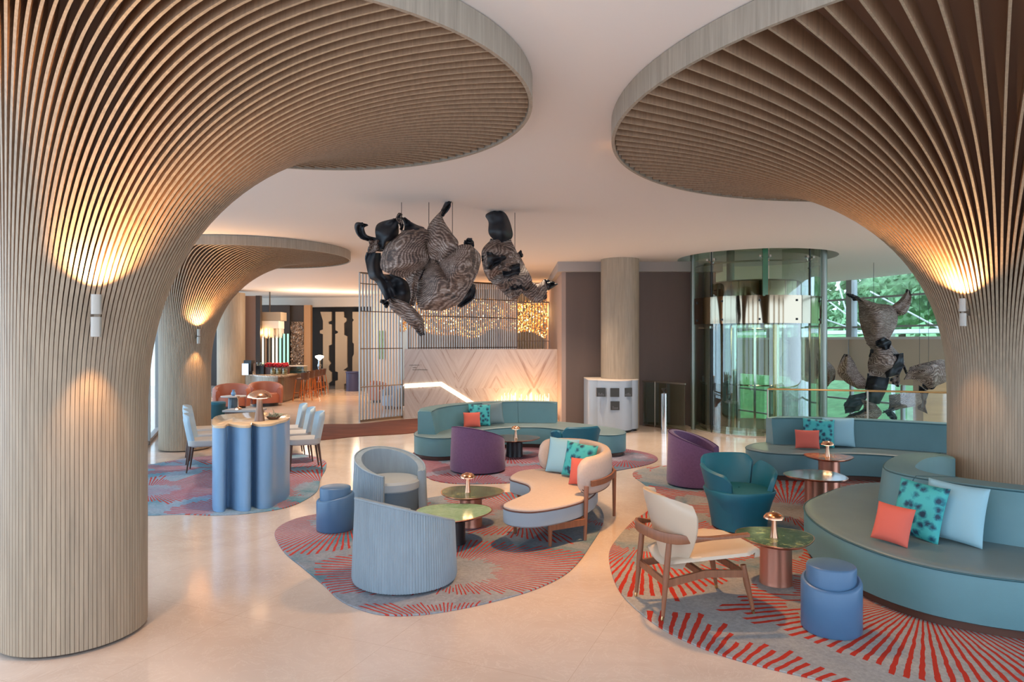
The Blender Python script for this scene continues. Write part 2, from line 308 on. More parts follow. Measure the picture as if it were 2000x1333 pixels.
M = dict(
    floor=floor_mat(),
    ceil=simple('pale_ceiling_plaster', (0.80, 0.72, 0.665, 1), 0.9),
    lampoak=oak('limed_oak_slats'), rim=oak('limed_oak_rim', (0.33, 0.275, 0.215)), slatbounce=oak('bounce_browned_slat_sides', (0.30, 0.175, 0.10)), brownback=simple('brown_lining', (0.20, 0.105, 0.065, 1), 0.8),  # brown of the slat sides has light bouncing between slats painted in
    darkjoint=simple('dark_joint', (0.09, 0.06, 0.045, 1), 0.9),
    wallbrown=simple('taupe_wall_panel', (0.155, 0.105, 0.085, 1), 0.6, var=0.06, scale=(3, 3, 0.3)),
    wallside=simple('pinkish_wall_return', (0.42, 0.30, 0.25, 1), 0.7),
    cornice=simple('cornice_plaster', (0.40, 0.35, 0.32, 1), 0.8),
    cream=simple('cream_wall', (0.70, 0.60, 0.51, 1), 0.7),
    marble=marble_panel(),
    bronze=simple('bronze_metal', (0.20, 0.15, 0.11, 1), 0.35, 0.8), bronze2=simple('pale_bronze_metal', (0.42, 0.36, 0.30, 1), 0.35, 0.8),
    slatgrey=simple('greige_metal_slat', (0.40, 0.345, 0.305, 1), 0.4, 0.5),
    greyback=simple('grey_ribbed_panel', (0.17, 0.185, 0.20, 1), 0.5),
    steel=simple('brushed_steel', (0.62, 0.62, 0.62, 1), 0.12, 1.0), mirror=simple('mirror_gold_steel', (0.33, 0.27, 0.19, 1), 0.07, 1.0),
    greymetal=simple('grey_satin_post', (0.26, 0.28, 0.24, 1), 0.35, 0.7), darkmetal=simple('dark_metal', (0.035, 0.035, 0.035, 1), 0.35, 0.6),
    brass=simple('brass', (0.72, 0.50, 0.25, 1), 0.2, 1.0), copper=simple('copper', (0.68, 0.34, 0.22, 1), 0.24, 1.0),
    copperpaint=simple('satin_copper', (0.52, 0.235, 0.16, 1), 0.32, 0.75), lampbronze=simple('brown_bronze', (0.24, 0.13, 0.085, 1), 0.35, 0.6), lampcopper=simple('lamp_copper', (0.75, 0.42, 0.27, 1), 0.22, 1.0),
    black=simple('black_lacquer', (0.012, 0.012, 0.014, 1), 0.35),
    glass=glassy('clear_glass', (0.93, 0.96, 0.94, 1), 0.05), glassgreen=glassy('green_glass', (0.76, 0.82, 0.74, 1), 0.03),
    glassedge=simple('green_glass_edge', (0.03, 0.14, 0.07, 1), 0.1, coat=1),
    winglass=glassy('window_glass', (0.90, 0.96, 0.97, 1), 0.02),
    teal=simple('teal_sofa_leather', (0.10, 0.228, 0.258, 1), 0.45, var=0.08, scale=(2, 2, 2), bmp=0.08, bscale=220),
    tealtop=simple('greyed_teal_sofa_leather', (0.145, 0.21, 0.222, 1), 0.42, var=0.08, scale=(2, 2, 2), bmp=0.08, bscale=220),
    tealpipe=simple('teal_piping', (0.03, 0.10, 0.12, 1), 0.5), plinth=simple('brown_plinth', (0.09, 0.035, 0.02, 1), 0.5),
    petrol=simple('petrol_blue_leather', (0.004, 0.115, 0.175, 1), 0.5, var=0.1, scale=(3, 3, 3)),
    purple=simple('plum_wool', (0.16, 0.075, 0.155, 1), 0.9, var=0.12, scale=(40, 40, 40), bmp=0.3, bscale=300, sheen=0.2),
    purplepipe=simple('plum_piping', (0.06, 0.02, 0.07, 1), 0.8),
    pleat=simple('pleated_blue_grey_fabric', (0.275, 0.34, 0.385, 1), 0.85, var=0.08, scale=(20, 20, 4)),
    greyfab=simple('pale_grey_fabric', (0.36, 0.41, 0.44, 1), 0.85, bmp=0.2, bscale=300), dkpleat=simple('slate_blue_fabric', (0.10, 0.15, 0.20, 1), 0.85),
    beige=simple('beige_wool', (0.52, 0.42, 0.36, 1), 0.9, var=0.05, scale=(40, 40, 40), bmp=0.2, bscale=300), greyblue=simple('grey_blue_wool', (0.33, 0.39, 0.44, 1), 0.9, bmp=0.2, bscale=300),
    pipebrown=simple('brown_piping', (0.10, 0.045, 0.035, 1), 0.7),
    walnut=oak('walnut', (0.26, 0.10, 0.048), 0.4), darkwood=oak('dark_walnut', (0.10, 0.045, 0.03), 0.4),
    creamleather=simple('cream_leather', (0.57, 0.45, 0.335, 1), 0.4, bmp=0.1, bscale=180),
    stool=simple('cornflower_blue_leather', (0.07, 0.155, 0.275, 1), 0.38, var=0.05, scale=(3, 3, 3)),
    console=simple('powder_blue_lacquer', (0.185, 0.335, 0.53, 1), 0.32), consoletop=simple('honey_stone_top', (0.74, 0.53, 0.33, 1), 0.12, var=0.12, scale=(5, 5, 5)),
    coral=simple('coral_fabric', (0.66, 0.13, 0.09, 1), 0.85, bmp=0.2, bscale=300),
    paleblue=simple('pale_blue_fabric', (0.30, 0.52, 0.60, 1), 0.8, bmp=0.2, bscale=300),
    dyed=dyed('teal_dyed_silk', (0.006, 0.04, 0.08, 1), (0.012, 0.20, 0.25, 1), (0.05, 0.42, 0.42, 1), 15),
    chairblue=simple('ice_blue_leather', (0.42, 0.53, 0.60, 1), 0.5), chairseat=simple('pale_grey_leather', (0.46, 0.44, 0.43, 1), 0.6),
    terracotta=simple('terracotta_leather', (0.34, 0.10, 0.055, 1), 0.5), dkteal=simple('dark_teal_velvet', (0.02, 0.09, 0.12, 1), 0.8),
    grn=table_glaze('pale_green_glaze', (0.16, 0.34, 0.20, 1), (0.24, 0.45, 0.29, 1), (0.34, 0.56, 0.42, 1)),
    mott=table_glaze('mottled_green_glaze', (0.008, 0.022, 0.018, 1), (0.02, 0.085, 0.065, 1), (0.36, 0.36, 0.14, 1)),
    coppertop=table_glaze('copper_glaze', (0.30, 0.12, 0.05, 1), (0.55, 0.25, 0.10, 1), (0.75, 0.42, 0.18, 1)),
    darktop=table_glaze('dark_bronze_glaze', (0.02, 0.02, 0.02, 1), (0.08, 0.06, 0.05, 1), (0.25, 0.15, 0.10, 1)),
    cabinet=simple('pale_blue_grey_lacquer', (0.36, 0.41, 0.47, 1), 0.35), plaque=simple('dark_plaque', (0.035, 0.035, 0.03, 1), 0.35),
    plaquemark=simple('grey_plaque_marks', (0.13, 0.13, 0.14, 1), 0.4),
    rugR=rug_mat('rug_red_strokes_right', 1.0, 0.42, 112.0, thick=0.25, cut=0.42, greys=[(0.32, (0.10, 0.19, 0.25, 1)), (0.46, (0.27, 0.27, 0.27, 1)), (0.7, (0.36, 0.34, 0.31, 1))]),
    rugC=rug_mat('rug_red_strokes_centre', 2.3, 0.5, 104.0, red=(0.40, 0.045, 0.035, 1), thick=0.42, cut=0.42, greys=[(0.32, (0.07, 0.17, 0.22, 1)), (0.46, (0.21, 0.24, 0.28, 1)), (0.7, (0.34, 0.34, 0.35, 1))]),
    rugA=rug_mat('rug_red_strokes_back', 3.9, 0.5, 110.0, red=(0.26, 0.05, 0.06, 1), thick=-0.1, cut=0.38, greys=[(0.35, (0.08, 0.16, 0.22, 1)), (0.5, (0.20, 0.17, 0.22, 1)), (0.7, (0.30, 0.28, 0.34, 1))]),
    rugL=rug_mat('rug_red_strokes_left', 5.2, 0.5, 110.0, red=(0.42, 0.07, 0.06, 1), thick=0.0, cut=0.40, greys=[(0.32, (0.08, 0.24, 0.32, 1)), (0.5, (0.26, 0.34, 0.42, 1)), (0.7, (0.30, 0.22, 0.30, 1))]),
    rust=simple('rust_carpet', (0.16, 0.045, 0.022, 1), 0.95, var=0.35, scale=(1.5, 9, 9)),
    sculpt=sculpt_mat(), sculptblack=simple('black_navy_fabric', (0.010, 0.011, 0.016, 1), 0.55),
    leaf=simple('tree_leaves', (0.17, 0.31, 0.14, 1), 0.8, var=0.5, scale=(3, 3, 3)), grass=simple('lawn_grass', (0.16, 0.33, 0.13, 1), 0.9, var=0.3, scale=(2, 2, 2)),
    trunk=simple('tree_bark', (0.08, 0.06, 0.04, 1), 0.9), white=simple('white_paint', (0.75, 0.76, 0.78, 1), 0.5), mullion=simple('grey_mullion', (0.36, 0.36, 0.36, 1), 0.5),
    tanwood=simple('tan_wood_panel', (0.58, 0.36, 0.17, 1), 0.5, var=0.1, scale=(1, 1, 14)),
    bulb=emis('warm_bulb', (1.0, 0.66, 0.32, 1), 6.0), softbulb=emis('warm_glow', (1.0, 0.74, 0.45, 1), 2.2), strip=emis('led_strip', (1.0, 0.85, 0.62, 1), 1.1),
    spark=emis('crystal_light', (1.0, 0.68, 0.34, 1), 3.5), crystal=simple('gold_crystal', (0.85, 0.62, 0.32, 1), 0.15, 0.9),
    sconce=simple('sconce_white_metal', (0.42, 0.38, 0.33, 1), 0.35, 0.2),
    tan=simple('khaki_wall_panel', (0.30, 0.23, 0.155, 1), 0.6), darkwall=simple('dark_brown_wall', (0.035, 0.024, 0.018, 1), 0.5),
    orangewall=simple('amber_wall', (0.38, 0.20, 0.09, 1), 0.5), counter=simple('ribbed_bronze_counter', (0.22, 0.155, 0.105, 1), 0.28, 0.6, var=0.25, scale=(14, 14, 0.3)),
    countertop=simple('speckled_stone', (0.42, 0.35, 0.28, 1), 0.2, var=0.6, scale=(20, 20, 20)),
    copperleg=simple('orange_copper_leg', (0.62, 0.21, 0.07, 1), 0.35, 0.5), whiteglow=emis('lamp_shade_glow', (1.0, 0.87, 0.68, 1), 2.5),
    greenstrip=emis('green_lit_column', (0.35, 0.85, 0.60, 1), 0.35), palestrip=emis('pale_lit_column', (0.9, 0.85, 0.70, 1), 0.45),
    mosaic=simple('shiny_relief', (0.42, 0.33, 0.27, 1), 0.25, 0.7), redflower=simple('red_petals', (0.55, 0.02, 0.04, 1), 0.7),
    blueplinth=simple('blue_violet_plinth', (0.06, 0.07, 0.16, 1), 0.4), fringe=simple('white_fringe', (0.66, 0.60, 0.50, 1), 0.5), silver=simple('silver_figure', (0.5, 0.5, 0.52, 1), 0.25, 0.9),
    bluegrey=simple('blue_grey_panel', (0.12, 0.17, 0.22, 1), 0.4), succulent=simple('dusty_succulent', (0.20, 0.19, 0.13, 1), 0.8, var=0.4, scale=(40, 40, 40)),
)

# ------------------------------------------------------------ room shell
CZ = 3.67
LC = Vector((5.2, 14.6))            # lift centre
def xl(y): return -1.7 - 0.4 * y
floor_poly = [(xl(0.2) + 0.0, 0.2), (14, 0.2), (14, 10.35), (11.5, 11.15), (8, 12.3), (5.3, 13.3), (4.1, 14.2), (3.95, 15.0), (3.95, 15.38), (3.95, 29), (xl(29), 29)]
# outdoor daylight reaches the room from the open front of the hall, so the floor simply runs on
fp = [(-9, -4), (14, -4)] + floor_poly[2:-1] + [(-17, 29)]
mb = MB().prism(fp, [(0, -0.25), (0, 0)]); struct('floor', mb, M['floor'])
# ceiling with a round opening over the lift
ceil_poly = [(-6.0, -1.2), (14.2, -1.2), (13.9, 8), (12.9, 11), (10.6, 17.5), (7.6, 27), (7.3, 29.3), (xl(29.3), 29.3)]
def ray_hit(c, a, poly):
    d = Vector((math.cos(a), math.sin(a))); best = None
    for i in range(len(poly)):
        p = Vector(poly[i]); q = Vector(poly[(i + 1) % len(poly)]); e = q - p
        den = d.x * e.y - d.y * e.x
        if abs(den) < 1e-9: continue
        t = ((p - c).x * e.y - (p - c).y * e.x) / den; s = ((p - c).x * d.y - (p - c).y * d.x) / den
        if t > 0 and -1e-6 <= s <= 1 + 1e-6 and (best is None or t < best): best = t
    return c + d * best
angs = sorted(set([2 * PI * k / 96 for k in range(96)] + [math.atan2(p[1] - LC.y, p[0] - LC.x) % (2 * PI) for p in ceil_poly]))
RR = 1.62
mb = MB(); rows = []
for (kind, z) in (('o', 4.1), ('o', CZ), ('i', CZ), ('i', 4.02)):
    r = []
    for a in angs:
        q = ray_hit(LC, a, ceil_poly) if kind == 'o' else LC + Vector((math.cos(a), math.sin(a))) * RR
        r.append((q.x, q.y, z))
    rows.append(r)
mb.grid(rows, closed_u=True)
mb.f.append(tuple(len(mb.v) - len(angs) + k for k in range(len(angs)))); mb.m.append(0)
struct('ceiling', mb, M['ceil'])

fa = MB()
for k in range(9):
    xk = -9 + 2.9 * k; fa.box(xk, xk + 0.9, -4.2, -3.9, 0, 4.2)
fa.box(-9, 15, -4.2, -3.9, 3.6, 4.2); struct('wall_front', fa, M['cream'])
# left glazing: floor-to-ceiling windows, mullions and a low sill
def line_frame(a, b):
    a = Vector(a); b = Vector(b); t = (b - a); L = t.length; t.normalize(); return a, b, t, L
def glazing(name, a, b, z0, z1, nv, zs, mt=0.09, md=0.14, gl='winglass', parentname='window_frame'):
    a, b, t, L = line_frame(a, b); n = Vector((-t.y, t.x)) * 0.005
    g = MB(); v = [(a.x - n.x, a.y - n.y, z0), (b.x - n.x, b.y - n.y, z0), (b.x - n.x, b.y - n.y, z1), (a.x - n.x, a.y - n.y, z1),
                   (a.x + n.x, a.y + n.y, z0), (b.x + n.x, b.y + n.y, z0), (b.x + n.x, b.y + n.y, z1), (a.x + n.x, a.y + n.y, z1)]
    g.add(v, [(0, 1, 2, 3), (7, 6, 5, 4)])
    w_ = tag(g.build(name, M[gl], smooth=False), kind='structure')
    f = MB()
    for k in range(nv + 1):
        p = a.lerp(b, k / nv); f.bar((p.x, p.y, z0), (p.x, p.y, z1), md, mt, (t.x, t.y, 0))
    for z in zs: f.bar((a.x, a.y, z), (b.x, b.y, z), md * 0.7, 0.05)
    f.build(parentname, M['mullion'], w_, smooth=False)
    return w_
glazing('window_1', (xl(6.5), 6.5), (xl(28.5), 28.5), 0.0, CZ, 11, (0.05, 2.6))
# far wall of the bar
struct('wall_far', MB().box(-14, 1.5, 29, 29.2, 0, CZ), M['darkwall'])
# brown panelled wall behind the round column, its side return and the cornice band
struct('wall_back', MB().box(1.215, 4.6, 15.4, 15.65, -4, 3.45), M['wallbrown'])
struct('wall_return', MB().box(1.12, 1.214, 15.4, 23.4, 0, 3.45), M['wallside'])
tr = MB().box(1.02, 4.7, 15.22, 15.7, 3.45, 3.68); tr.box(1.02, 1.25, 15.71, 23.4, 3.45, 3.68); struct('trim_1', tr, M['cornice'])
# ribbed wall behind the reception chandelier
rb = MB(); rb.box(-3.2, 1.12, 23.4, 23.55, 0, CZ)
x = -3.15
while x < 1.1: rb.box(x, x + 0.045, 23.34, 23.4, 0, CZ); x += 0.09
struct('wall_reception', rb, M['greyback'])
# bar soffit with a dark frame and a pale side wall
sf = MB(); a = Vector((-9.6, 25.6)); b = Vector((-4.6, 24.2))
sf.bar((-11.5, 28.6, 3.48), (-4.4, 27.4, 3.48), 0.3, 0.38); struct('trim_2', sf, M['cream'])
struct('trim_3', MB().box(-9.02, -8.86, 24.02, 24.2, 0, 3.5), M['darkwall'])
struct('wall_side', MB().box(-9.7, -9.02, 24.2, 24.35, 0, 3.5), M['wallside'])
# windows over the atrium
WA = (7.7, 26.5); WB = (13.2, 10.0)
glazing('window_2', WA, WB, 1.96, CZ, 5, (1.99, 2.3, 3.12), 0.2, 0.22)
a, b, t, L = line_frame(WA, WB)
pn = MB().bar((a.x, a.y, 1.34), (b.x, b.y, 1.34), 0.18, 1.22)
for k in range(6):
    p = a.lerp(b, k / 5); pn.bar((p.x - 0.1, p.y - 0.02, 0.74), (p.x - 0.1, p.y - 0.02, 1.94), 0.02, 0.02, mi=1)
struct('wall_spandrel', pn, [M['cream'], M['mullion']])
struct('trim_4', MB().bar((a.x - 0.1, a.y, 1.98), (b.x - 0.1, b.y, 1.98), 0.4, 0.07), M['white'])
glazing('window_3', WA, WB, -3.9, 0.72, 10, (0.2, -0.6), 0.07, 0.1)
struct('floor_lower', MB().box(3.0, 14.5, 10.2, 28, -4.2, -4.0), M['tanwood'])
lw = MB()
for a_, b_ in zip([(14, 10.55), (11.6, 11.4), (8.1, 12.55), (5.4, 13.5), (4.2, 14.4)], [(11.6, 11.4), (8.1, 12.55), (5.4, 13.5), (4.2, 14.4), (4.1, 15.38)]): lw.bar((a_[0], a_[1], -2.15), (b_[0], b_[1], -2.15), 0.1, 3.7)
struct('wall_under_floor', lw, M['cream'])
struct('wall_atrium', MB().box(4.0, 4.15, 15.65, 28.5, -4.0, 3.66), M['wallbrown'])
struct('wall_lower', MB().box(9.4, 11.4, 15.6, 16.0, -3.9, 1.02), M['tanwood'])

# garden seen through the windows
gm = MB(); rows = []
for i in range(30):
    r = []
    for j in range(24):
        x_ = 4 + i * 2.4; y_ = 11 + j * 3.2; dd = max(0.0, (x_ * 0.94 + y_ * 0.33) - 21.0)
        r.append((x_ , y_, -4.1 + min(9.5, dd * 0.26) + 0.25 * math.sin(x_ * 0.7) * math.cos(y_ * 0.5)))
    rows.append(r)
gm.grid([[p for p in r if p[0] * 0.94 + p[1] * 0.33 > 17.8 or True] for r in rows])
gm.v = [(p[0], p[1], p[2] if (p[0] * 0.949 + p[1] * 0.316) > 16.4 else -4.3) for p in gm.v]
struct('ground_slope', gm, M['grass'], smooth=True)
def tree(loc, hgt, rad, seed, label):
    rnd = random.Random(seed); t_ = thing('leafy_tree', label, 'tree', loc, 0, 'trees on the slope outside')
    MB().tube([(0, 0, -0.3), (0.1, 0, hgt * 0.5), (0, 0.1, hgt * 0.8)], [0.22, 0.16, 0.08], 8).build('trunk', M['trunk'], t_)
    m_ = MB()
    for k in range(900):
        th = rnd.uniform(0, 2 * PI); ph = math.acos(rnd.uniform(-0.7, 1)); rr = rad * rnd.uniform(0.72, 1.05) * (1 + 0.22 * math.sin(3 * th + seed) * math.sin(4 * ph))
        c = Vector((rr * math.sin(ph) * math.cos(th), rr * math.sin(ph) * math.sin(th), hgt * 0.75 + rr * 0.8 * math.cos(ph)))
        s_ = rnd.uniform(0.18, 0.42); a_ = Vector((rnd.gauss(0, 1), rnd.gauss(0, 1), rnd.gauss(0, 1))).normalized(); b_ = a_.orthogonal().normalized(); c_ = a_.cross(b_)
        m_.add([c + b_ * s_, c + c_ * s_ * 0.6, c - b_ * s_, c - c_ * s_ * 0.6, c + a_ * s_ * 0.4, c - a_ * s_ * 0.3], [(0, 1, 4), (1, 2, 4), (2, 3, 4), (3, 0, 4), (1, 0, 5), (2, 1, 5), (3, 2, 5), (0, 3, 5)])
    m_.lathe([(0.01, hgt * 0.75 - rad * 0.5), (rad * 0.7, hgt * 0.75 - rad * 0.2), (rad * 0.75, hgt * 0.75 + rad * 0.2), (rad * 0.3, hgt * 0.75 + rad * 0.6), (0.01, hgt * 0.75 + rad * 0.66)], 14)
    m_.build('crown', M['leaf'], t_, smooth=False)
    return t_
tl = [((20.5, 36, 0.6), 4.6, 3.2, 1, 'tree outside the window, leftmost of the green crowns'), ((23.5, 31, 1.5), 5, 3.4, 2, 'bushy tree outside behind the tall winged sculpture'),
      ((24.5, 26, 1.6), 5, 3.4, 3, 'tree outside between the two window mullions'), ((25.5, 21, 1.7), 5, 3.2, 4, 'tree outside just left of the right slatted column'),
      ((17.5, 44, 0.6), 5, 3.4, 5, 'tree outside seen through the glass lift'), ((31, 40, 4.0), 5, 4, 6, 'taller tree outside, up the slope at the back')]
for a_ in tl: tree(*a_)
hs = MB().box(-3, 3, -2.4, 2.4, 0, 2.6); 
shed = thing('white_canopy_roof', 'long white canopy roof outside below the green trees', 'roof', (17.6, 27.0, -0.2), math.radians(108))
MB().box(-13, 13, -1.2, 1.2, 2.42, 2.58).build('roof_slab', M['white'], shed, smooth=False)
for q in (-9, -3, 3, 9): MB().tube([(q, 0, -1.5), (q, 0, 2.42)], 0.08, 10).build('post', M['white'], shed)
cw = thing('white_diagonals', 'thin white diagonals crossing outside the atrium windows', 'diagonal', (0, 0, 0), 0)
for (p, q) in ((PD(1600, 575, 23.5), PD(1700, 650, 21.5)), (PD(1700, 570, 21), PD(1850, 650, 18.5)), (PD(1636, 550, 22.5), PD(1668, 662, 21.8)), (PD(1600, 620, 23), PD(1680, 648, 21.5))):
    MB().tube([p, q], 0.025, 6).build('diagonal', M['white'], cw)  # thin straight white diagonals in front of the garden

# ------------------------------------------------------------ slatted mushroom columns
def slat_column(label, C, r, canC, R, N, ns=30, z0=1.3, zt=3.51, width=0.0212):
    t_ = thing('slatted_column', label, 'column', (C[0], C[1], 0))
    C = Vector(C); canC = Vector(canC)
    def path(th, off=0.0, zoff=0.0):
        e = Vector((math.cos(th), math.sin(th))); B = e * (r - off); T = (canC - C) + e * (R - 0.01); pts = []
        pts.append((Vector((B.x, B.y, 0.02)), 0.0)); pts.append((Vector((B.x, B.y, z0 * 0.6)), 0.0))
        for k in range(ns + 1):
            a = PI / 2 * k / ns; s = 1 - max(0.0, math.cos(a)) ** (2 / 2.45); q = B.lerp(T, s)
            pts.append((Vector((q.x, q.y, z0 + (zt + zoff - z0) * math.sin(a) ** (2 / 2.45))), k / ns))
        return pts
    m_ = MB()
    for i in range(N):
        th = 2 * PI * (i + 0.5) / N; pts = path(th); tan = Vector((-math.sin(th), math.cos(th), 0)); rad = Vector((math.cos(th), math.sin(th), 0)); rows = []
        for j, (p, s) in enumerate(pts):
            a = pts[max(0, j - 1)][0]; b = pts[min(len(pts) - 1, j + 1)][0]; d = (b - a).normalized()
            W = (tan - d * tan.dot(d)); W = W.normalized() if W.length > 1e-4 else tan
            Nn = W.cross(d)
            if Nn.dot(rad if not rows else pN) < 0: Nn = -Nn
            pN = Nn
            dep = 0.018 + 0.105 * min(1, s * 1.3)
            hw = width / 2 * (1 - 0.35 * s)
            rows.append([p - W * hw, p + W * hw, p + W * hw - Nn * dep, p - W * hw - Nn * dep])
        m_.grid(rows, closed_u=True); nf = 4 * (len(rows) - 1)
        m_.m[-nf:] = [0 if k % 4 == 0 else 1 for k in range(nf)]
    m_.build('slats', [M['lampoak'], M['slatbounce']], t_, smooth=False)
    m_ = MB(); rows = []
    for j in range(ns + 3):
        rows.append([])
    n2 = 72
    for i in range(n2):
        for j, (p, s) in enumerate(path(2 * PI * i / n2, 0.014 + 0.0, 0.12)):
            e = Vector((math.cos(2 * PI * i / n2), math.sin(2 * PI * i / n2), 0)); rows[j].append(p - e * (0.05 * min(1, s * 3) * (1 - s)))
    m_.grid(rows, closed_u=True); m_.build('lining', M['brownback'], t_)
    cc = canC - C
    MB().lathe([(R - 0.005, 3.665), (R - 0.005, 3.50), (R + 0.02, 3.50), (R + 0.02, 3.665)], 128, (cc.x, cc.y)).build('canopy_rim', M['rim'], t_, ang=30)
    MB().lathe([(r - 0.03, 0.0), (r - 0.03, 0.04)], 64).build('base_ring', M['darkjoint'], t_)
    return t_
C1 = (-2.86, 4.47); C2 = (-5.77, 12.05); C3 = (4.70, 6.60)
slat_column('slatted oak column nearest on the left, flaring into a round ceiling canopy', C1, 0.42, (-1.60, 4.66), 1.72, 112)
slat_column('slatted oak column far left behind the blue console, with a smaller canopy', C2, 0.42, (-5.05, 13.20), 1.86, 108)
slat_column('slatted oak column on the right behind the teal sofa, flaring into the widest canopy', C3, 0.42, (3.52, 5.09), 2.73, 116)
def plain_column(label, C, r, z1, name='round_column'):
    t_ = thing(name, label, 'column', (C[0], C[1], 0)); m_ = MB(); n = 96
    m_.lathe([(r, 0.0), (r, z1)], n, rf=lambda a: 1 - 0.008 * (1 if int(a / (2 * PI) * 96 + 0.5) % 3 == 0 else 0)); m_.build('oak_cladding', M['lampoak'], t_, ang=80)
    return t_
plain_column('round oak column rising from the pale cabinet in front of the brown wall', (2.34, 14.8), 0.41, CZ)
plain_column('pale round column at the far left beside the terracotta sofas', (-9.75, 23.7), 0.46, CZ - 0.1)

# sconces
def sconce(label, loc, ang, up, down):
    t_ = thing('wall_sconce', label, 'wall light', loc, ang)
    MB().box(-0.095, -0.075, -0.02, 0.02, -0.03, 0.03).box(-0.085, 0.0, -0.012, 0.012, -0.012, 0.012).build('bracket', M['bronze'], t_, smooth=False)
    for (nm, z0, z1, dx) in (('upper_head', 0.008, 0.125, 0.005), ('lower_head', -0.125, -0.008, -0.005)):
        MB().lathe([(0.004, z0 + 0.02 if z0 < 0 else z0), (0.026, z0 + 0.02 if z0 < 0 else z0), (0.026, z0), (0.029, z0), (0.029, z1), (0.026, z1), (0.026, z1 - 0.02), (0.004, z1 - 0.02)], 20, (dx, 0)).build(nm, M['sconce'], t_)
    c, s = math.cos(ang), math.sin(ang); L = Vector(loc)
    e = Vector((c, s, 0))
    light('SPOT', 'sconce_uplight', L + Vector((0, 0, 0.12)) + e * 0.02, up * 1.5, WARM, L + e * 0.16 + Vector((0, 0, 0.9)), spot_size=math.radians(130), spot_blend=0.8, shadow_soft_size=0.02)
    light('SPOT', 'sconce_downlight', L + Vector((0, 0, -0.115)), down, WARM, L + e * (-0.03) - Vector((0, 0, 0.6)), spot_size=math.radians(70), spot_blend=0.7, shadow_soft_size=0.02)
def on_col(C, r, x_img):
    a = (x_img - CX) / F; A = 1 + a * a; B = -2 * (C[0] * a + C[1]); D = C[0] ** 2 + C[1] ** 2 - r * r
    y = (-B - math.sqrt(max(0, B * B - 4 * A * D))) / (2 * A); return Vector((a * y, y))
for (C, xi, z, lb, u, d) in ((C1, 188, 2.05, 'tubular up and down wall light on the nearest left column', 75, 22), (C2, 388, 1.98, 'small tubular wall light on the far left column', 85, 20), (C3, 1880, 2.16, 'tubular up and down wall light on the right column', 80, 18)):
    cn, Rn = {C1: ((-1.60, 4.66), 1.72), C2: ((-5.05, 13.20), 1.86), C3: ((3.52, 5.09), 2.73)}[C]; zz = z + 0.14; s_ = 1 - (1 - ((zz - 1.3) / 2.21) ** 2.45) ** (1 / 2.45)
    cE = Vector(C).lerp(Vector(cn), s_); rE = 0.42 + (Rn - 0.42) * s_
    q = on_col(cE, rE + 0.085, xi); an = math.atan2(q.y - cE.y, q.x - cE.x)
    sconce(lb, (q.x, q.y, z), an, u * 0.55, d * 0.7)

# ------------------------------------------------------------ rugs
def rug(name, label, px, mat, grp='organic rugs with red strokes'):
    pts = [P(*p) if not isinstance(p, Vector) else p for p in px]; cc = cr(pts, 8, True); c = sum(pts, Vector()) / len(pts)
    m_ = MB().prism([(p.x, p.y) for p in cc], [(0.002, 0.0005), (0, 0.006), (0.004, 0.011), (0.012, 0.012)])
    o = m_.build(name, M[mat], off=(c.x, c.y, 0)); o.location = (c.x, c.y, 0.0)
    tag(o, label, 'rug', grp); return o
rug('area_rug', 'grey rug with red radiating strokes under the cream lounge chair and big teal sofa', [(1190, 1080), (1194, 1120), (1212, 1160), (1245, 1195), (1300, 1235), (1370, 1268), (1450, 1295), (1560, 1322), (1700, 1352),
     Vector((2.6, 3.45, 0)), Vector((3.8, 3.4, 0)), Vector((4.5, 4.3, 0)), Vector((4.05, 5.4, 0)), Vector((3.9, 6.6, 0)), Vector((4.2, 7.6, 0)), Vector((5.0, 8.6, 0)), Vector((4.9, 9.7, 0)), (1480, 918), (1400, 908), (1290, 912), (1245, 920), (1236, 930), (1256, 946), (1275, 962), (1282, 982), (1262, 1002), (1236, 1020), (1208, 1050)], 'rugR')
rug('area_rug', 'wavy rug with dense red strokes under the two pleated tub chairs', [(537, 1040), (553, 1078), (590, 1110), (632, 1145), (660, 1172), (695, 1190), (745, 1203), (810, 1204), (880, 1195), (960, 1178), (1040, 1155), (1098, 1128), (1130, 1100), (1155, 1065), (1176, 1030), (1178, 1004), (1160, 985), (1100, 970), (1010, 964), (900, 966), (815, 978), (720, 992), (640, 1003), (575, 1016)], 'rugC')
rug('area_rug', 'mauve and rust rug under the curved blue-teal sofa at the back', [(803, 893), (815, 915), (840, 937), (890, 946), (960, 946), (1050, 941), (1150, 930), (1220, 918), (1268, 908), (1285, 898), (1270, 888), (1225, 879), (1150, 872), (1000, 868), (880, 872), (820, 880)], 'rugA')
rug('area_rug', 'blue and red rug under the blue fluted console and dining chairs', [(180, 930), (300, 908), (380, 895), (500, 886), (590, 888), (632, 900), (637, 915), (626, 937), (620, 960), (592, 980), (550, 995), (480, 1005), (420, 1008), (350, 1006), (280, 1008), (190, 1000)], 'rugL')
o = rug('carpet_runner', 'rust brown carpet strip behind the pale blue dining chairs', [(540, 838), (626, 830), (700, 829), (770, 822), (830, 818), (900, 816), (900, 828), (812, 846), (704, 853), (623, 861), (530, 866)], 'rust', None)
ZR = 0.013

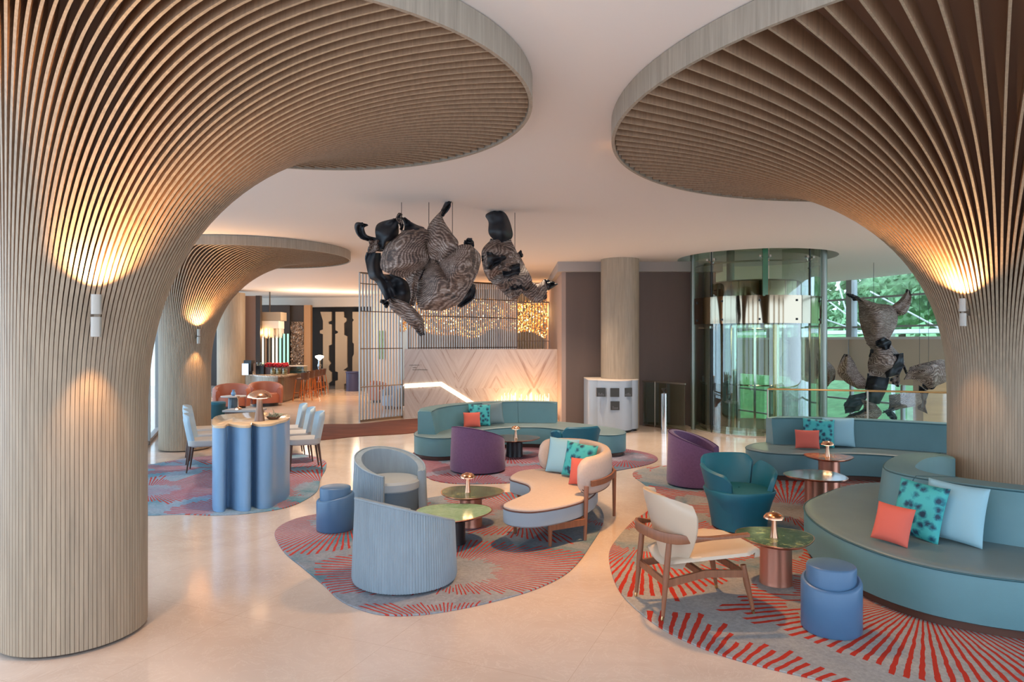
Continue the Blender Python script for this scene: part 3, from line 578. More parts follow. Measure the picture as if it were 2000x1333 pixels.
# ------------------------------------------------------------ lounge seating
def local(pts, c): return [(p[0] - c[0], p[1] - c[1]) for p in pts]
def round_sofa(label, seat_pts, band_outer, band_inner, zs, zb, z0=ZR, mat='teal', top='tealtop', seams=()):
    c = sum((Vector(p) for p in seat_pts), Vector((0, 0))) / len(seat_pts)
    t_ = thing('curved_sofa', label, 'sofa', (c.x, c.y, z0))
    so = cr([Vector(p) for p in local(seat_pts, c)], 8, True); so = [(p.x, p.y) for p in so]
    MB().prism(so, [(0.05, 0.0), (0.05, 0.07)]).build('plinth', M['plinth'], t_)
    MB().prism(so, [(0.012, 0.062), (0.0, 0.07), (0.0, zs - 0.02), (0.004, zs - 0.008)]).build('seat_base', M[mat], t_)
    MB().prism(so, [(0.004, zs - 0.008), (0.008, zs), (0.03, zs + 0.012), (0.10, zs + 0.016)]).build('seat_cushion', M[top], t_)
    o = [Vector(p) for p in so]; n = len(o)
    MB().tube([(p[0], p[1], zs - 0.006) for p in so], 0.007, 6, closed=True).build('seat_piping', M['tealpipe'], t_)
    # backrest band between the outer (sitting side) and inner (rear) lines
    A = resample(cr([Vector(p) for p in local(band_outer, c)], 8), 44); B = resample(cr([Vector(p) for p in local(band_inner, c)], 8), 44)
    rows = []; nn = len(A)
    for i in range(nn):
        a = A[i]; b = B[i]; e = 0.0
        k = min(i, nn - 1 - i); sh = [0.05, 0.02, 0.006][k] if k < 3 else 0.0
        a2 = a.lerp(b, 0.06 + sh * 3); b2 = a.lerp(b, 0.94 - sh * 3); am = a.lerp(b, sh * 2); bm_ = a.lerp(b, 1 - sh * 2)
        ab = a.lerp(b, -0.18)
        rows.append([(ab.x, ab.y, zs + 0.01), (am.x, am.y, zb - 0.03), (a2.x, a2.y, zb - sh * 0.3), (b2.x, b2.y, zb - sh * 0.3), (bm_.x, bm_.y, zb - 0.03), (bm_.x, bm_.y, 0.07)])
    m_ = MB().grid(rows); m_.f.append(tuple(range(6))); m_.m.append(0); m_.f.append(tuple((nn - 1) * 6 + k for k in range(6))[::-1]); m_.m.append(0)
    m_.build('backrest', M[mat], t_, ang=50)
    MB().tube([(a.lerp(b, 0.03).x, a.lerp(b, 0.03).y, zb - 0.012) for a, b in zip(A, B)], 0.006, 6).build('backrest_piping', M['tealpipe'], t_)
    for s in seams:
        i = int(s * (nn - 1)); r = rows[i]; MB().tube([Vector(r[0]), Vector(r[1]), Vector(r[2]), Vector(r[3])], 0.004, 5).build('seam', M['tealpipe'], t_)
    return t_
# big sofa, front right
seatC = [(5.1, 4.05), (4.0, 3.98), (3.2, 4.27), (2.93, 4.41), (2.75, 4.57), (2.60, 4.84), (2.51, 5.23), (2.51, 5.62), (2.58, 6.0), (2.72, 6.33), (2.99, 6.64), (3.37, 7.0), (3.66, 7.17), (4.0, 7.22), (4.3, 7.05),
         (4.16, 6.68), (3.85, 6.45), (3.62, 6.1), (3.52, 5.75), (3.78, 5.40), (4.4, 5.22), (5.1, 5.1)]
round_sofa('large curved grey-teal sofa wrapping the right slatted column', seatC,
           [(4.9, 4.42), (4.3, 4.65), (3.71, 4.95), (3.28, 5.40), (3.17, 5.78), (3.37, 6.17), (3.72, 6.55), (4.0, 6.68), (4.2, 6.70)],
           [(4.98, 4.66), (4.42, 4.86), (3.90, 5.13), (3.52, 5.52), (3.46, 5.80), (3.62, 6.06), (3.86, 6.32), (4.06, 6.42), (4.2, 6.44)], 0.385, 0.80, seams=(0.33, 0.55))
# sofa at the back right, along the atrium railing
seatB = [(3.33, 9.72), (3.42, 9.40), (3.65, 9.22), (4.0, 9.16), (4.5, 9.22), (4.95, 9.10), (5.4, 8.72), (5.75, 8.20), (6.15, 7.95), (6.6, 8.1), (6.75, 8.6), (6.5, 9.2), (5.95, 9.65), (5.2, 10.0), (4.5, 10.25), (3.9, 10.28), (3.55, 10.12)]
round_sofa('curved grey-teal sofa beside the atrium railing, behind the two copper tables', seatB,
           [(3.82, 10.02), (4.3, 9.98), (5.0, 9.75), (5.7, 9.36), (6.2, 8.95), (6.42, 8.5)], [(3.80, 10.24), (4.4, 10.20), (5.12, 9.97), (5.85, 9.56), (6.42, 9.06), (6.64, 8.5)], 0.36, 0.76)
# sofa at the back centre
seatA = [(-1.62, 11.35), (-1.52, 10.95), (-1.2, 10.72), (-0.86, 10.85), (-0.72, 11.25), (-0.45, 11.75), (0.05, 12.05), (0.6, 11.98), (1.0, 11.55), (1.25, 11.2), (1.6, 11.05), (1.86, 11.25), (1.9, 11.7), (1.65, 12.15), (1.25, 12.6), (0.7, 12.95), (0.0, 13.05), (-0.7, 12.85), (-1.25, 12.35), (-1.55, 11.85)]
round_sofa('curved blue-teal sofa in front of the marble reception wall', seatA,
           [(-1.28, 11.02), (-1.22, 11.5), (-0.98, 12.0), (-0.5, 12.45), (0.05, 12.66), (0.82, 12.62)], [(-1.56, 11.1), (-1.50, 11.62), (-1.22, 12.2), (-0.62, 12.72), (0.02, 12.95), (0.86, 12.85)], 0.36, 0.76, seams=(0.78,))

def tub(label, loc, face, kind, R=0.40, hb=0.68, hf=0.46, half=42, group=None):
    t_ = thing('tub_chair', label, 'armchair', (loc[0], loc[1], ZR), face, group)
    pl = kind == 'pleat'; n = 420 if pl else 96; mat = M['pleat'] if pl else M['purple']
    a0 = math.radians(half); rows = []; rim = []
    for i in range(n + 1):
        th = a0 + (2 * PI - 2 * a0) * i / n
        k = (1 - math.cos(th)) / 2; top = hf + (hb - hf) * (k ** (1.0 if pl else 0.65)); wob = 0.0035 * math.sin(th * 118) if pl else 0
        e = Vector((math.cos(th), math.sin(th), 0)); ro = lambda z: R * (1.02 - 0.10 * z) + wob
        rows.append([e * (ro(0) - 0.01) + Vector((0, 0, 0.02)), e * ro(0.05) + Vector((0, 0, 0.05)), e * ro(top * 0.5) + Vector((0, 0, top * 0.5)), e * ro(top) + Vector((0, 0, top - 0.012)),
                     e * (R * 0.95 - 0.035) + Vector((0, 0, top)), e * (R * 0.93 - 0.065) + Vector((0, 0, top - 0.015)), e * (R - 0.085) + Vector((0, 0, 0.30)), e * (R - 0.08) + Vector((0, 0, 0.02))])
        rim.append(e * (R * 0.95 - 0.0) + Vector((0, 0, top - 0.006)))
    m_ = MB().grid(rows); w = 8
    m_.f.append(tuple(range(w))); m_.m.append(0); m_.f.append(tuple(n * w + k for k in range(w))[::-1]); m_.m.append(0)
    m_.f += [(i * w, (i + 1) * w, (i + 1) * w + w - 1, i * w + w - 1) for i in range(n)]; m_.m += [0] * n
    m_.build('shell', mat, t_, ang=60)
    MB().tube(rim[::3 if pl else 1], 0.011 if pl else 0.007, 6).build('rim_piping', M['pleat'] if pl else M['purplepipe'], t_)
    MB().lathe([(R - 0.09, 0.03), (R - 0.082, 0.28)], 64, (0.0, 0)).build('seat_base', M['dkpleat'] if pl else M['purple'], t_)
    MB().lathe([(0.01, 0.27), (R - 0.10, 0.27), (R - 0.083, 0.29), (R - 0.083, 0.36), (R - 0.11, 0.385), (0.01, 0.395)], 48, (0.015, 0)).build('seat_cushion', M['greyfab'] if pl else M['purple'], t_)
    return t_
tub('pleated blue-grey tub chair nearest the camera, seen from behind', (-0.85, 5.42), math.radians(50), 'pleat', 0.405, 0.69, 0.42)
tub('pleated blue-grey tub chair behind its twin, pale seat showing', (-1.34, 7.50), math.radians(-48), 'pleat', 0.40, 0.68, 0.44)
tub('plum tub chair in front of the curved blue-teal sofa', (-0.50, 9.98), math.radians(52), 'plum', 0.40, 0.67, 0.34)
tub('plum tub chair beside the petrol blue armchair', (2.42, 9.0), math.radians(-24), 'plum', 0.37, 0.70, 0.40)

def petrol(label, loc, face, group=None):
    t_ = thing('winged_armchair', label, 'armchair', (loc[0], loc[1], ZR), face, group)
    def ring(z, a, b): return [(a * (abs(math.cos(q)) ** 0.75) * (1 if math.cos(q) > 0 else -1), b * (abs(math.sin(q)) ** 0.75) * (1 if math.sin(q) > 0 else -1), z) for q in [2 * PI * k / 48 for k in range(48)]]
    rows = [ring(z, a, b) for (z, a, b) in ((0.01, 0.235, 0.235), (0.15, 0.24, 0.245), (0.30, 0.275, 0.285), (0.38, 0.30, 0.315), (0.40, 0.29, 0.305), (0.405, 0.2, 0.2), (0.405, 0.01, 0.01))]
    MB().grid(rows, closed_u=True).build('seat', M['petrol'], t_, ang=50)
    def panel(nm, d0, d1, top0, top1):
        rows = []; n = 22
        for i in range(n + 1):
            s = i / n; th = math.radians(d0 + (d1 - d0) * s); e = Vector((math.cos(th), math.sin(th), 0)); tp = top0 + (top1 - top0) * s
            ed = min(s, 1 - s); tp -= 0.07 * max(0, 1 - ed / 0.16) ** 2
            r = lambda z: 0.248 + 0.012 * min(z, 0.2) / 0.2 + 0.115 * (z / 0.7) ** 1.5
            rows.append([e * (r(0.02)) + Vector((0, 0, 0.02)), e * r(0.2) + Vector((0, 0, 0.2)), e * r(0.42) + Vector((0, 0, 0.42)), e * r(tp) + Vector((0, 0, tp - 0.02)), e * (r(tp) - 0.02) + Vector((0, 0, tp)), e * (r(tp) - 0.045) + Vector((0, 0, tp - 0.02)), e * (r(0.42) - 0.05) + Vector((0, 0, 0.41)), e * (r(0.02) - 0.05) + Vector((0, 0, 0.02))])
        m_ = MB().grid(rows); w = 8; m_.f.append(tuple(range(w))); m_.m.append(0); m_.f.append(tuple(n * w + k for k in range(w))[::-1]); m_.m.append(0)
        m_.build(nm, M['petrol'], t_, ang=50)
    panel('backrest', 127, 233, 0.70, 0.70)
    panel('wing', 42, 124, 0.56, 0.66); panel('wing', -124, -42, 0.66, 0.56)
    MB().lathe([(0.22, 0.0), (0.22, 0.02)], 32).build('base', M['black'], t_)
    return t_
p1 = petrol('petrol blue winged armchair facing the copper table', (2.30, 6.92), math.radians(-78))
dup(p1, (0.90, 9.75, ZR), math.radians(108), 'petrol blue winged armchair seen from behind, behind the beige kidney settee'); p1.scale = (1.06, 1.06, 1.0)

# kidney settee
def settee():
    zs = 0.38; px = [(996, 934), (1008, 924), (1032, 919), (1066, 917), (1100, 918), (1140, 928), (1166, 945), (1162, 962), (1142, 976), (1116, 985), (1080, 993), (1039, 998), (1008, 996.6), (989, 992.5), (983, 986.5), (996, 979), (1015, 971), (1032, 963), (1036, 954), (1030, 946), (1012, 940)]
    pts = [P(x_, y_, zs) for x_, y_ in px]; c = Vector((0.62, 7.0)); so = cr([Vector((p.x - c.x, p.y - c.y)) for p in pts], 6, True); so = [(p.x, p.y) for p in so]
    t_ = thing('kidney_settee', 'beige kidney-shaped settee with curved back on walnut frame', 'sofa', (c.x, c.y, ZR))
    MB().prism(so, [(0.02, 0.205), (0.0, 0.22), (0.0, zs - 0.03)]).build('seat_base', M['greyblue'], t_)
    MB().prism(so, [(0.0, zs - 0.03), (0.004, zs - 0.012), (0.02, zs - 0.002), (0.06, zs + 0.004)]).build('seat_cushion', M['beige'], t_)
    MB().tube([(p[0], p[1], zs - 0.03) for p in so], 0.008, 6, closed=True).build('seat_piping', M['pipebrown'], t_)
    # curved backrest with capsule ends
    sp = [Vector((0.31, 7.86)), Vector((0.55, 8.0)), Vector((0.82, 7.92)), Vector((0.98, 7.62)), Vector((1.0, 7.2)), Vector((0.86, 6.83)), Vector((0.64, 6.60))]
    sp = resample(cr([p - c for p in sp], 8), 56); rows = []; outl = []; n = len(sp); Lt = sum((b - a).length for a, b in zip(sp, sp[1:]))
    for i, p in enumerate(sp):
        t = (sp[min(n - 1, i + 1)] - sp[max(0, i - 1)]).normalized(); nv = Vector((-t.y, t.x)); s = min(i, n - 1 - i) / (n - 1) * Lt
        k = math.sqrt(max(0.0, 1 - (1 - min(1, s / 0.17)) ** 2)); hh = 0.02 + 0.165 * k; th = 0.012 + 0.045 * min(1, s / 0.05); zc = 0.565
        ring = []
        for q in range(16):
            a = 2 * PI * q / 16; ca, sa = math.cos(a), math.sin(a)
            ox = th * (abs(ca) ** 0.7) * (1 if ca > 0 else -1); oz = hh * (abs(sa) ** 0.55) * (1 if sa > 0 else -1)
            ring.append((p.x + nv.x * ox, p.y + nv.y * ox, zc + oz))
        rows.append(ring)
    m_ = MB().grid(rows, closed_u=True); m_.f.append(tuple(range(16))[::-1]); m_.m.append(0); m_.f.append(tuple((n - 1) * 16 + k for k in range(16))); m_.m.append(0)
    m_.build('backrest', M['beige'], t_, ang=60)
    MB().tube([r[13] for r in rows][1:-1] , 0.004, 5).build('back_piping', M['pipebrown'], t_)
    MB().tube([r[11] for r in rows[2:-2]] + [], 0.005, 5).build('back_piping', M['pipebrown'], t_)
    # walnut rail behind the back, posts and legs
    off = []
    for i in range(4, n - 3):
        p = sp[i]; t = (sp[min(n - 1, i + 1)] - sp[i - 1]).normalized(); nv = Vector((-t.y, t.x)); off.append((p.x + nv.x * 0.075, p.y + nv.y * 0.075, 0.50))
    g = MB()
    for a, b in zip(off, off[1:]): g.bar(a, b, 0.02, 0.055)
    g.build('back_rail', M['walnut'], t_)
    def leg(p, ztop, w0=0.024, w1=0.016, lean=(0, 0)):
        MB().tube([(p[0] - c.x, p[1] - c.y, 0.0), (p[0] - c.x + lean[0], p[1] - c.y + lean[1], ztop)], [w1, w0], 10).build('leg', M['walnut'], t_)
    leg((0.69, 6.46), 0.50, lean=(0.02, 0.05)); leg((0.35, 6.27), 0.22); leg((0.03, 6.70), 0.22); leg((1.10, 7.35), 0.50); leg((0.35, 7.75), 0.22); leg((0.08, 7.6), 0.22)
    MB().bar((0.35 - c.x, 6.27 - c.y, 0.175), (0.69 - c.x, 6.46 - c.y, 0.175), 0.03, 0.06).bar((0.69 - c.x, 6.50 - c.y, 0.185), (0.5 - c.x, 6.9 - c.y, 0.185), 0.05, 0.05).build('under_frame', M['walnut'], t_)
settee()

# cream lounge chair
def lounge():
    t_ = thing('lounge_chair', 'cream leather lounge chair with walnut arms and tapered legs', 'armchair', (1.285, 4.895, ZR), math.radians(12.7))
    # seat shell
    def surf(f, nu, nv, th, nm, mat):
        top = [[f(u / nu, v / nv) for v in range(nv + 1)] for u in range(nu + 1)]; rows_n = []
        for i in range(nu + 1):
            r = []
            for j in range(nv + 1):
                a = top[min(nu, i + 1)][j] - top[max(0, i - 1)][j]; b = top[i][min(nv, j + 1)] - top[i][max(0, j - 1)]
                e = min(i, nu - i, 2) / 2 * 0.5 + 0.5; e2 = min(j, nv - j, 2) / 2 * 0.5 + 0.5
                r.append(top[i][j] + a.cross(b).normalized() * th * min(e, e2))
            rows_n.append(r)
        m_ = MB().grid(top); m_.grid(rows_n); w = nv + 1; n0 = (nu + 1) * w
        for j in range(nv): m_.f.append((j, j + 1, n0 + j + 1, n0 + j)); m_.f.append((nu * w + j, nu * w + j + 1, n0 + nu * w + j + 1, n0 + nu * w + j)); m_.m += [0, 0]
        for i in range(nu): m_.f.append((i * w, (i + 1) * w, n0 + (i + 1) * w, n0 + i * w)); m_.f.append((i * w + nv, (i + 1) * w + nv, n0 + (i + 1) * w + nv, n0 + i * w + nv)); m_.m += [0, 0]
        return m_.build(nm, mat, t_, ang=70)
    def seat(u, v):
        y = (v - 0.5) * 2; x = -0.25 + 0.72 * u; hw = 0.20 + 0.115 * math.sin(min(1, u * 1.25) * PI / 2); hw *= 1 - 0.30 * max(0, u - 0.8) / 0.2 * abs(y) ** 2
        x2 = x - 0.10 * (abs(y) ** 2.2) * max(0, (u - 0.55) / 0.45)
        z = 0.315 + 0.085 * math.sin(u * PI / 2) - 0.02 * max(0, (u - 0.85) / 0.15) + 0.05 * y * y * (1 - u * 0.6)
        return Vector((x2, y * hw, z))
    surf(seat, 24, 16, 0.045, 'seat', M['creamleather'])
    def back(u, v):
        y = (v - 0.5) * 2; z = 0.30 + 0.53 * u; hw = 0.12 + 0.23 * math.sin(min(1, u * 1.1 + 0.04) * PI / 2); hw -= 0.05 * max(0, (u - 0.85) / 0.15) ** 2
        x = -0.215 - 0.13 * u ** 1.2 + 0.20 * (abs(y) ** 2.2) * (0.4 + 0.6 * u)
        z -= 0.05 * (abs(y) ** 3) * u
        return Vector((x, y * hw, z))
    surf(back, 24, 16, -0.055, 'backrest', M['creamleather'])
    for sy in (-1, 1):
        MB().tube([(-0.33, sy * 0.225, 0.0), (-0.325, sy * 0.225, 0.03)], [0.011, 0.0125], 10).build('brass_foot', M['brass'],
            MB().tube([(-0.325, sy * 0.225, 0.03), (-0.30, sy * 0.222, 0.30), (-0.275, sy * 0.22, 0.54)], [0.0125, 0.022, 0.019], 12).build('leg', M['walnut'], t_))
        MB().tube([(0.34, sy * 0.25, 0.0), (0.335, sy * 0.25, 0.03)], [0.011, 0.0125], 10).build('brass_foot', M['brass'],
            MB().tube([(0.335, sy * 0.25, 0.03), (0.30, sy * 0.235, 0.20), (0.275, sy * 0.225, 0.335)], [0.0125, 0.021, 0.019], 12).build('leg', M['walnut'], t_))
        MB().bar((-0.30, sy * 0.222, 0.245), (0.0, sy * 0.20, 0.285), 0.022, 0.05).bar((0.0, sy * 0.20, 0.285), (0.285, sy * 0.23, 0.275), 0.022, 0.05).build('side_rail', M['walnut'], t_)
    MB().bar((0.0, -0.2, 0.27), (0.0, 0.2, 0.27), 0.03, 0.04).bar((0.28, -0.22, 0.275), (0.28, 0.22, 0.275), 0.022, 0.045).bar((-0.30, -0.22, 0.25), (-0.30, 0.22, 0.25), 0.022, 0.045).build('cross_rail', M['walnut'], t_)
    path = cr([Vector(p) for p in ((0.27, -0.30, 0.565), (0.05, -0.275, 0.55), (-0.18, -0.26, 0.545), (-0.325, -0.20, 0.56), (-0.395, 0, 0.575), (-0.325, 0.20, 0.56), (-0.18, 0.26, 0.545), (0.0, 0.27, 0.55))], 6)
    rows = []; n = len(path)
    for i, p in enumerate(path):
        t = (path[min(n - 1, i + 1)] - path[max(0, i - 1)]); t.z = 0; t.normalize(); nv = Vector((-t.y, t.x, 0)); s = abs(i / (n - 1) - 0.5) * 2
        hz = 0.034 - 0.022 * min(1, max(0, (s - 0.35) / 0.3)); hx = 0.011 + 0.014 * min(1, max(0, (s - 0.5) / 0.4))
        rows.append([p + nv * (hx * cx) + Vector((0, 0, hz * cz)) for cx, cz in ((-1, -0.7), (-0.7, -1), (0.7, -1), (1, -0.7), (1, 0.7), (0.7, 1), (-0.7, 1), (-1, 0.7))])
    m_ = MB().grid(rows, closed_u=True); m_.f.append(tuple(range(8))[::-1]); m_.m.append(0); m_.f.append(tuple((n - 1) * 8 + k for k in range(8))); m_.m.append(0)
    m_.build('arm_rail', M['walnut'], t_, ang=50)
lounge()

# blue stools
def stool(label, loc, rz):
    t_ = thing('drum_stool', label, 'stool', (loc[0], loc[1], ZR), rz, 'cornflower blue drum stools')
    m_ = MB(); rows = []; n = 64; R = 0.185
    def topz(a): return 0.335 + 0.035 * math.cos(a)
    for (r, f) in ((R - 0.012, 0.0), (R, 0.015), (R, None), (R - 0.006, 't1'), (R - 0.02, 't2'), (R - 0.03, 't1')):
        rows.append([(r * math.cos(2 * PI * k / n), r * math.sin(2 * PI * k / n), f if isinstance(f, float) else topz(2 * PI * k / n) + (-0.02 if f is None else (-0.006 if f == 't1' else 0.0))) for k in range(n)])
    m_.grid(rows, closed_u=True); m_.f.append(tuple(range(n))[::-1]); m_.m.append(0); m_.f.append(tuple(5 * n + k for k in range(n))); m_.m.append(0)
    m_.build('body', M['stool'], t_, ang=50)
    MB().lathe([(0.15, 0.29), (0.152, 0.412), (0.147, 0.422), (0.135, 0.427), (0.01, 0.428)], 56).build('seat_pad', M['stool'], t_, ang=50)
    return t_
stool('blue drum stool nearest the camera, in front of the big teal sofa', (2.09, 4.47), math.radians(60))
stool('blue drum stool by the pleated tub chairs on the left', P(655, 1036).xy, math.radians(20))

# side tables
def side_table(label, X, Y, ztop, rad, base_r, topm, basem, phase=0.0, lobes=0.07, elong=1.0):
    t_ = thing('tray_table', label, 'side table', (X, Y, ZR), phase)
    rf = lambda a: 1 + lobes * math.cos(3 * a) + (elong - 1) * math.cos(a) ** 2
    MB().lathe([(base_r * 1.04, 0.0), (base_r * 1.03, 0.012), (base_r, 0.03), (base_r * 0.97, ztop - 0.02)], 40).build('pedestal', M[basem], t_, ang=50)
    MB().lathe([(base_r * 0.9, ztop - 0.022), (rad * 0.9, ztop - 0.014), (rad, ztop + 0.006), (rad, ztop + 0.012), (rad - 0.008, ztop + 0.012)], 72, rf=rf).build('tray_rim', M['copper' if basem != 'black' else 'copper'], t_, ang=50)
    MB().lathe([(0.01, ztop), (rad * 0.88, ztop), (rad - 0.02, ztop + 0.004), (rad - 0.009, ztop + 0.0125)], 72, rf=rf).build('tray', M[topm], t_, ang=70)
    return t_
side_table('copper pedestal table with mottled green glazed tray beside the cream lounge chair', 2.06, 5.33, 0.35, 0.29, 0.12, 'mott', 'copperpaint', 0.4)
side_table('copper pedestal table with dark glossy tray, the nearer of two by the back right sofa', 3.44, 7.72, 0.36, 0.33, 0.125, 'darktop', 'copperpaint', 1.0)
side_table('copper pedestal table with shiny copper tray in front of the atrium sofa', 4.05, 8.72, 0.40, 0.29, 0.13, 'coppertop', 'copperpaint', 0.2)
side_table('black pedestal table with pale green tray between the pleated chairs and settee', -0.55, 6.38, 0.28, 0.33, 0.115, 'grn', 'black', 0.5, 0.06, 1.1)
side_table('copper pedestal table with mottled green tray behind the pale green one', -0.42, 6.98, 0.335, 0.30, 0.115, 'mott', 'copperpaint', 0.2, 0.06, 1.08)
side_table('black pedestal table with bronze tray in front of the curved blue-teal sofa', 0.04, 11.18, 0.29, 0.40, 0.135, 'darktop', 'black', 0.3)
def lamp(label, loc, s=1.0, power=1.3):
    t_ = thing('mushroom_lamp', label, 'table lamp', loc, 0, 'copper mushroom table lamps' if s == 1.0 else None)
    t_.scale = (s, s, s)
    MB().lathe([(0.034, 0.0), (0.033, 0.01), (0.020, 0.10), (0.018, 0.165)], 24).build('stem', M['lampcopper' if s == 1.0 else 'lampbronze'], t_, ang=50)
    MB().lathe([(0.018, 0.168), (0.070, 0.158), (0.080, 0.160), (0.078, 0.172), (0.060, 0.194), (0.03, 0.207), (0.01, 0.210), (0.001, 0.2105)], 32).build('cap', M['lampcopper'], t_, ang=60)
    MB().lathe([(0.019, 0.157), (0.050, 0.154), (0.050, 0.160), (0.019, 0.163)], 24).build('bulb', M['bulb' if s == 1.0 else 'softbulb'], t_)
    light('POINT', 'lamp_glow', (loc[0], loc[1] - 0.0, loc[2] + 0.145 * s), power * s, WARM, shadow_soft_size=0.012)
lamp('copper mushroom lamp on the table beside the cream lounge chair', (2.035, 5.30, ZR + 0.351))
lamp('copper mushroom lamp on the copper table in front of the atrium sofa', (4.03, 8.72, ZR + 0.401))
lamp('copper mushroom lamp on the green table behind the pleated chairs', (-0.45, 6.95, ZR + 0.336))
lamp('copper mushroom lamp on the black table before the curved blue-teal sofa', (0.06, 11.15, ZR + 0.291))

# cushions
def cushion(label, loc, w, h, yaw, lean, mat, name='throw_cushion', grp=None, roll=0.0, t=0.055):
    m_ = MB(); n = 16
    for sgn in (1, -1):
        rows = []
        for i in range(n + 1):
            r = []
            for j in range(n + 1):
                u = i / n * 2 - 1; v = j / n * 2 - 1
                k = (max(0, 1 - abs(u) ** 2.6) * max(0, 1 - abs(v) ** 2.6)) ** 0.55
                pin = 1 - 0.05 * (1 - v * v) ; pin2 = 1 - 0.05 * (1 - u * u)
                r.append((u * w / 2 * pin, sgn * (t * k + 0.004), v * h / 2 * pin2))
            rows.append(r)
        m_.grid(rows)
    n1 = n + 1; N0 = n1 * n1
    for i in range(n):
        for (a, b) in ((i, i + 1), (n * n1 + i, n * n1 + i + 1), (i * n1, (i + 1) * n1), (i * n1 + n, (i + 1) * n1 + n)):
            m_.f.append((a, b, N0 + b, N0 + a)); m_.m.append(0)
    o = m_.build(name, M[mat], ang=80)
    # local -Y faces out; yaw rotates facing direction, lean tips the top backwards
    o.rotation_euler = (Matrix.Rotation(yaw, 3, 'Z') @ Matrix.Rotation(-lean, 3, 'X') @ Matrix.Rotation(roll, 3, 'Y')).to_euler()
    o.location = loc
    return tag(o, label, 'cushion', grp)
def facing(nx, ny): return math.atan2(ny, nx) + PI / 2
def cush_row(where, base_z, items, yaw):
    for (lab, x_, y_, w_, h_, mat, lean, roll) in items:
        cushion(lab + ' ' + where, (x_, y_, base_z + h_ / 2 * math.cos(lean) + 0.008), w_, h_, yaw, lean, mat, roll=roll)
zC = ZR + 0.40
cush_row('on the big front sofa', zC, [('coral cushion', 2.80, 5.02, 0.27, 0.28, 'coral', 0.32, 0.05), ('teal patterned cushion', 3.07, 5.15, 0.36, 0.42, 'dyed', 0.28, 0.08), ('pale blue cushion', 3.28, 5.06, 0.42, 0.43, 'paleblue', 0.22, 0.03)], facing(-0.84, -0.54))
zB = ZR + 0.376
cush_row('on the atrium sofa', zB, [('coral cushion', 4.13, 9.55, 0.32, 0.26, 'coral', 0.2, 0.0), ('teal patterned cushion', 4.36, 9.71, 0.42, 0.40, 'dyed', 0.2, 0.04), ('pale blue cushion', 4.66, 9.74, 0.42, 0.41, 'paleblue', 0.18, 0.0)], facing(-0.25, -0.97))
cush_row('on the curved sofa before the marble wall', zB, [('coral cushion', -0.70, 11.92, 0.30, 0.26, 'coral', 0.2, 0.0), ('teal patterned cushion', -0.58, 12.14, 0.40, 0.38, 'dyed', 0.2, 0.04), ('muted grey-teal cushion', -0.34, 12.30, 0.38, 0.40, 'tealtop', 0.2, -0.06)], facing(0.25, -0.97))
cush_row('on the beige kidney settee', ZR + 0.385, [('pale blue cushion', 0.57, 7.74, 0.40, 0.40, 'paleblue', 0.25, 0.0), ('teal patterned cushion', 0.74, 7.48, 0.40, 0.38, 'dyed', 0.25, 0.06), ('coral cushion', 0.73, 7.10, 0.30, 0.28, 'coral', 0.28, -0.05)], facing(-0.62, -0.78))
#PART2
# ------------------------------------------------------------ fluted console, dining table and chairs
U = Vector((-0.40, 0.917)).normalized(); V2 = Vector((U.y, -U.x)); UA = math.atan2(V2.y, V2.x)
def fluted():
    zt = 0.955; pts = []
    cA = Vector((-3.06, 8.10)); t_ = thing('fluted_console', 'tall powder blue fluted console with honey stone top', 'console', (cA.x, cA.y, ZR), 0)
    ctrl = [P(416, 999).xy, P(436, 1003).xy, P(446, 994).xy, P(466, 1001).xy, P(488, 1001).xy, P(492, 991).xy, P(505, 997).xy, P(528, 995).xy, P(541, 987).xy, P(558, 978).xy, P(566, 966).xy]
    ctrl = [Vector(p) for p in ctrl]
    back = [P(x_, y_, zt).xy for x_, y_ in ((560, 811.5), (540, 809), (500, 807.5), (460, 810), (430, 813), (417, 819))]; back = [Vector(p) for p in back]
    o = [(p.x - cA.x, p.y - cA.y) for p in cr(ctrl + back, 8, True)]
    MB().prism(o, [(0.0, 0.0), (0.0, zt - 0.03)]).build('body', M['console'], t_, ang=60)
    MB().prism(o, [(-0.004, zt - 0.03), (-0.006, zt - 0.004), (0.0, zt)]).build('stone_top', M['consoletop'], t_, ang=40)
    return zt
ZT = fluted() + ZR
lamp('large bronze mushroom lamp on the powder blue fluted console', (-2.94, 7.95, ZT + 0.001), 1.72, 0.5)
def plant():
    q = (-2.84, 8.12, ZT + 0.001); t_ = thing('potted_succulent', 'small dusty succulent dish on the fluted console', 'plant', q)
    MB().lathe([(0.05, 0.0), (0.075, 0.02), (0.08, 0.035), (0.07, 0.035), (0.06, 0.02)], 24).build('dish', M['darkwood'], t_)
    g = MB(); rnd = random.Random(4)
    for k in range(46):
        a = rnd.uniform(0, 6.28); e = rnd.uniform(0.1, 1.3); l_ = rnd.uniform(0.03, 0.06); d = Vector((math.cos(a) * math.cos(e), math.sin(a) * math.cos(e), math.sin(e)))
        b = Vector((rnd.uniform(-0.05, 0.05), rnd.uniform(-0.05, 0.05), 0.025)); s_ = d.orthogonal().normalized() * 0.008; g.tube([b, b + d * l_ * 0.6, b + d * l_], [0.006, 0.008, 0.001], 5)
    g.tube([(0.01, 0, 0.03), (0.005, 0, 0.09), (-0.01, 0, 0.13)], [0.004, 0.006, 0.001], 5)
    g.build('leaves', M['succulent'], t_)
plant()
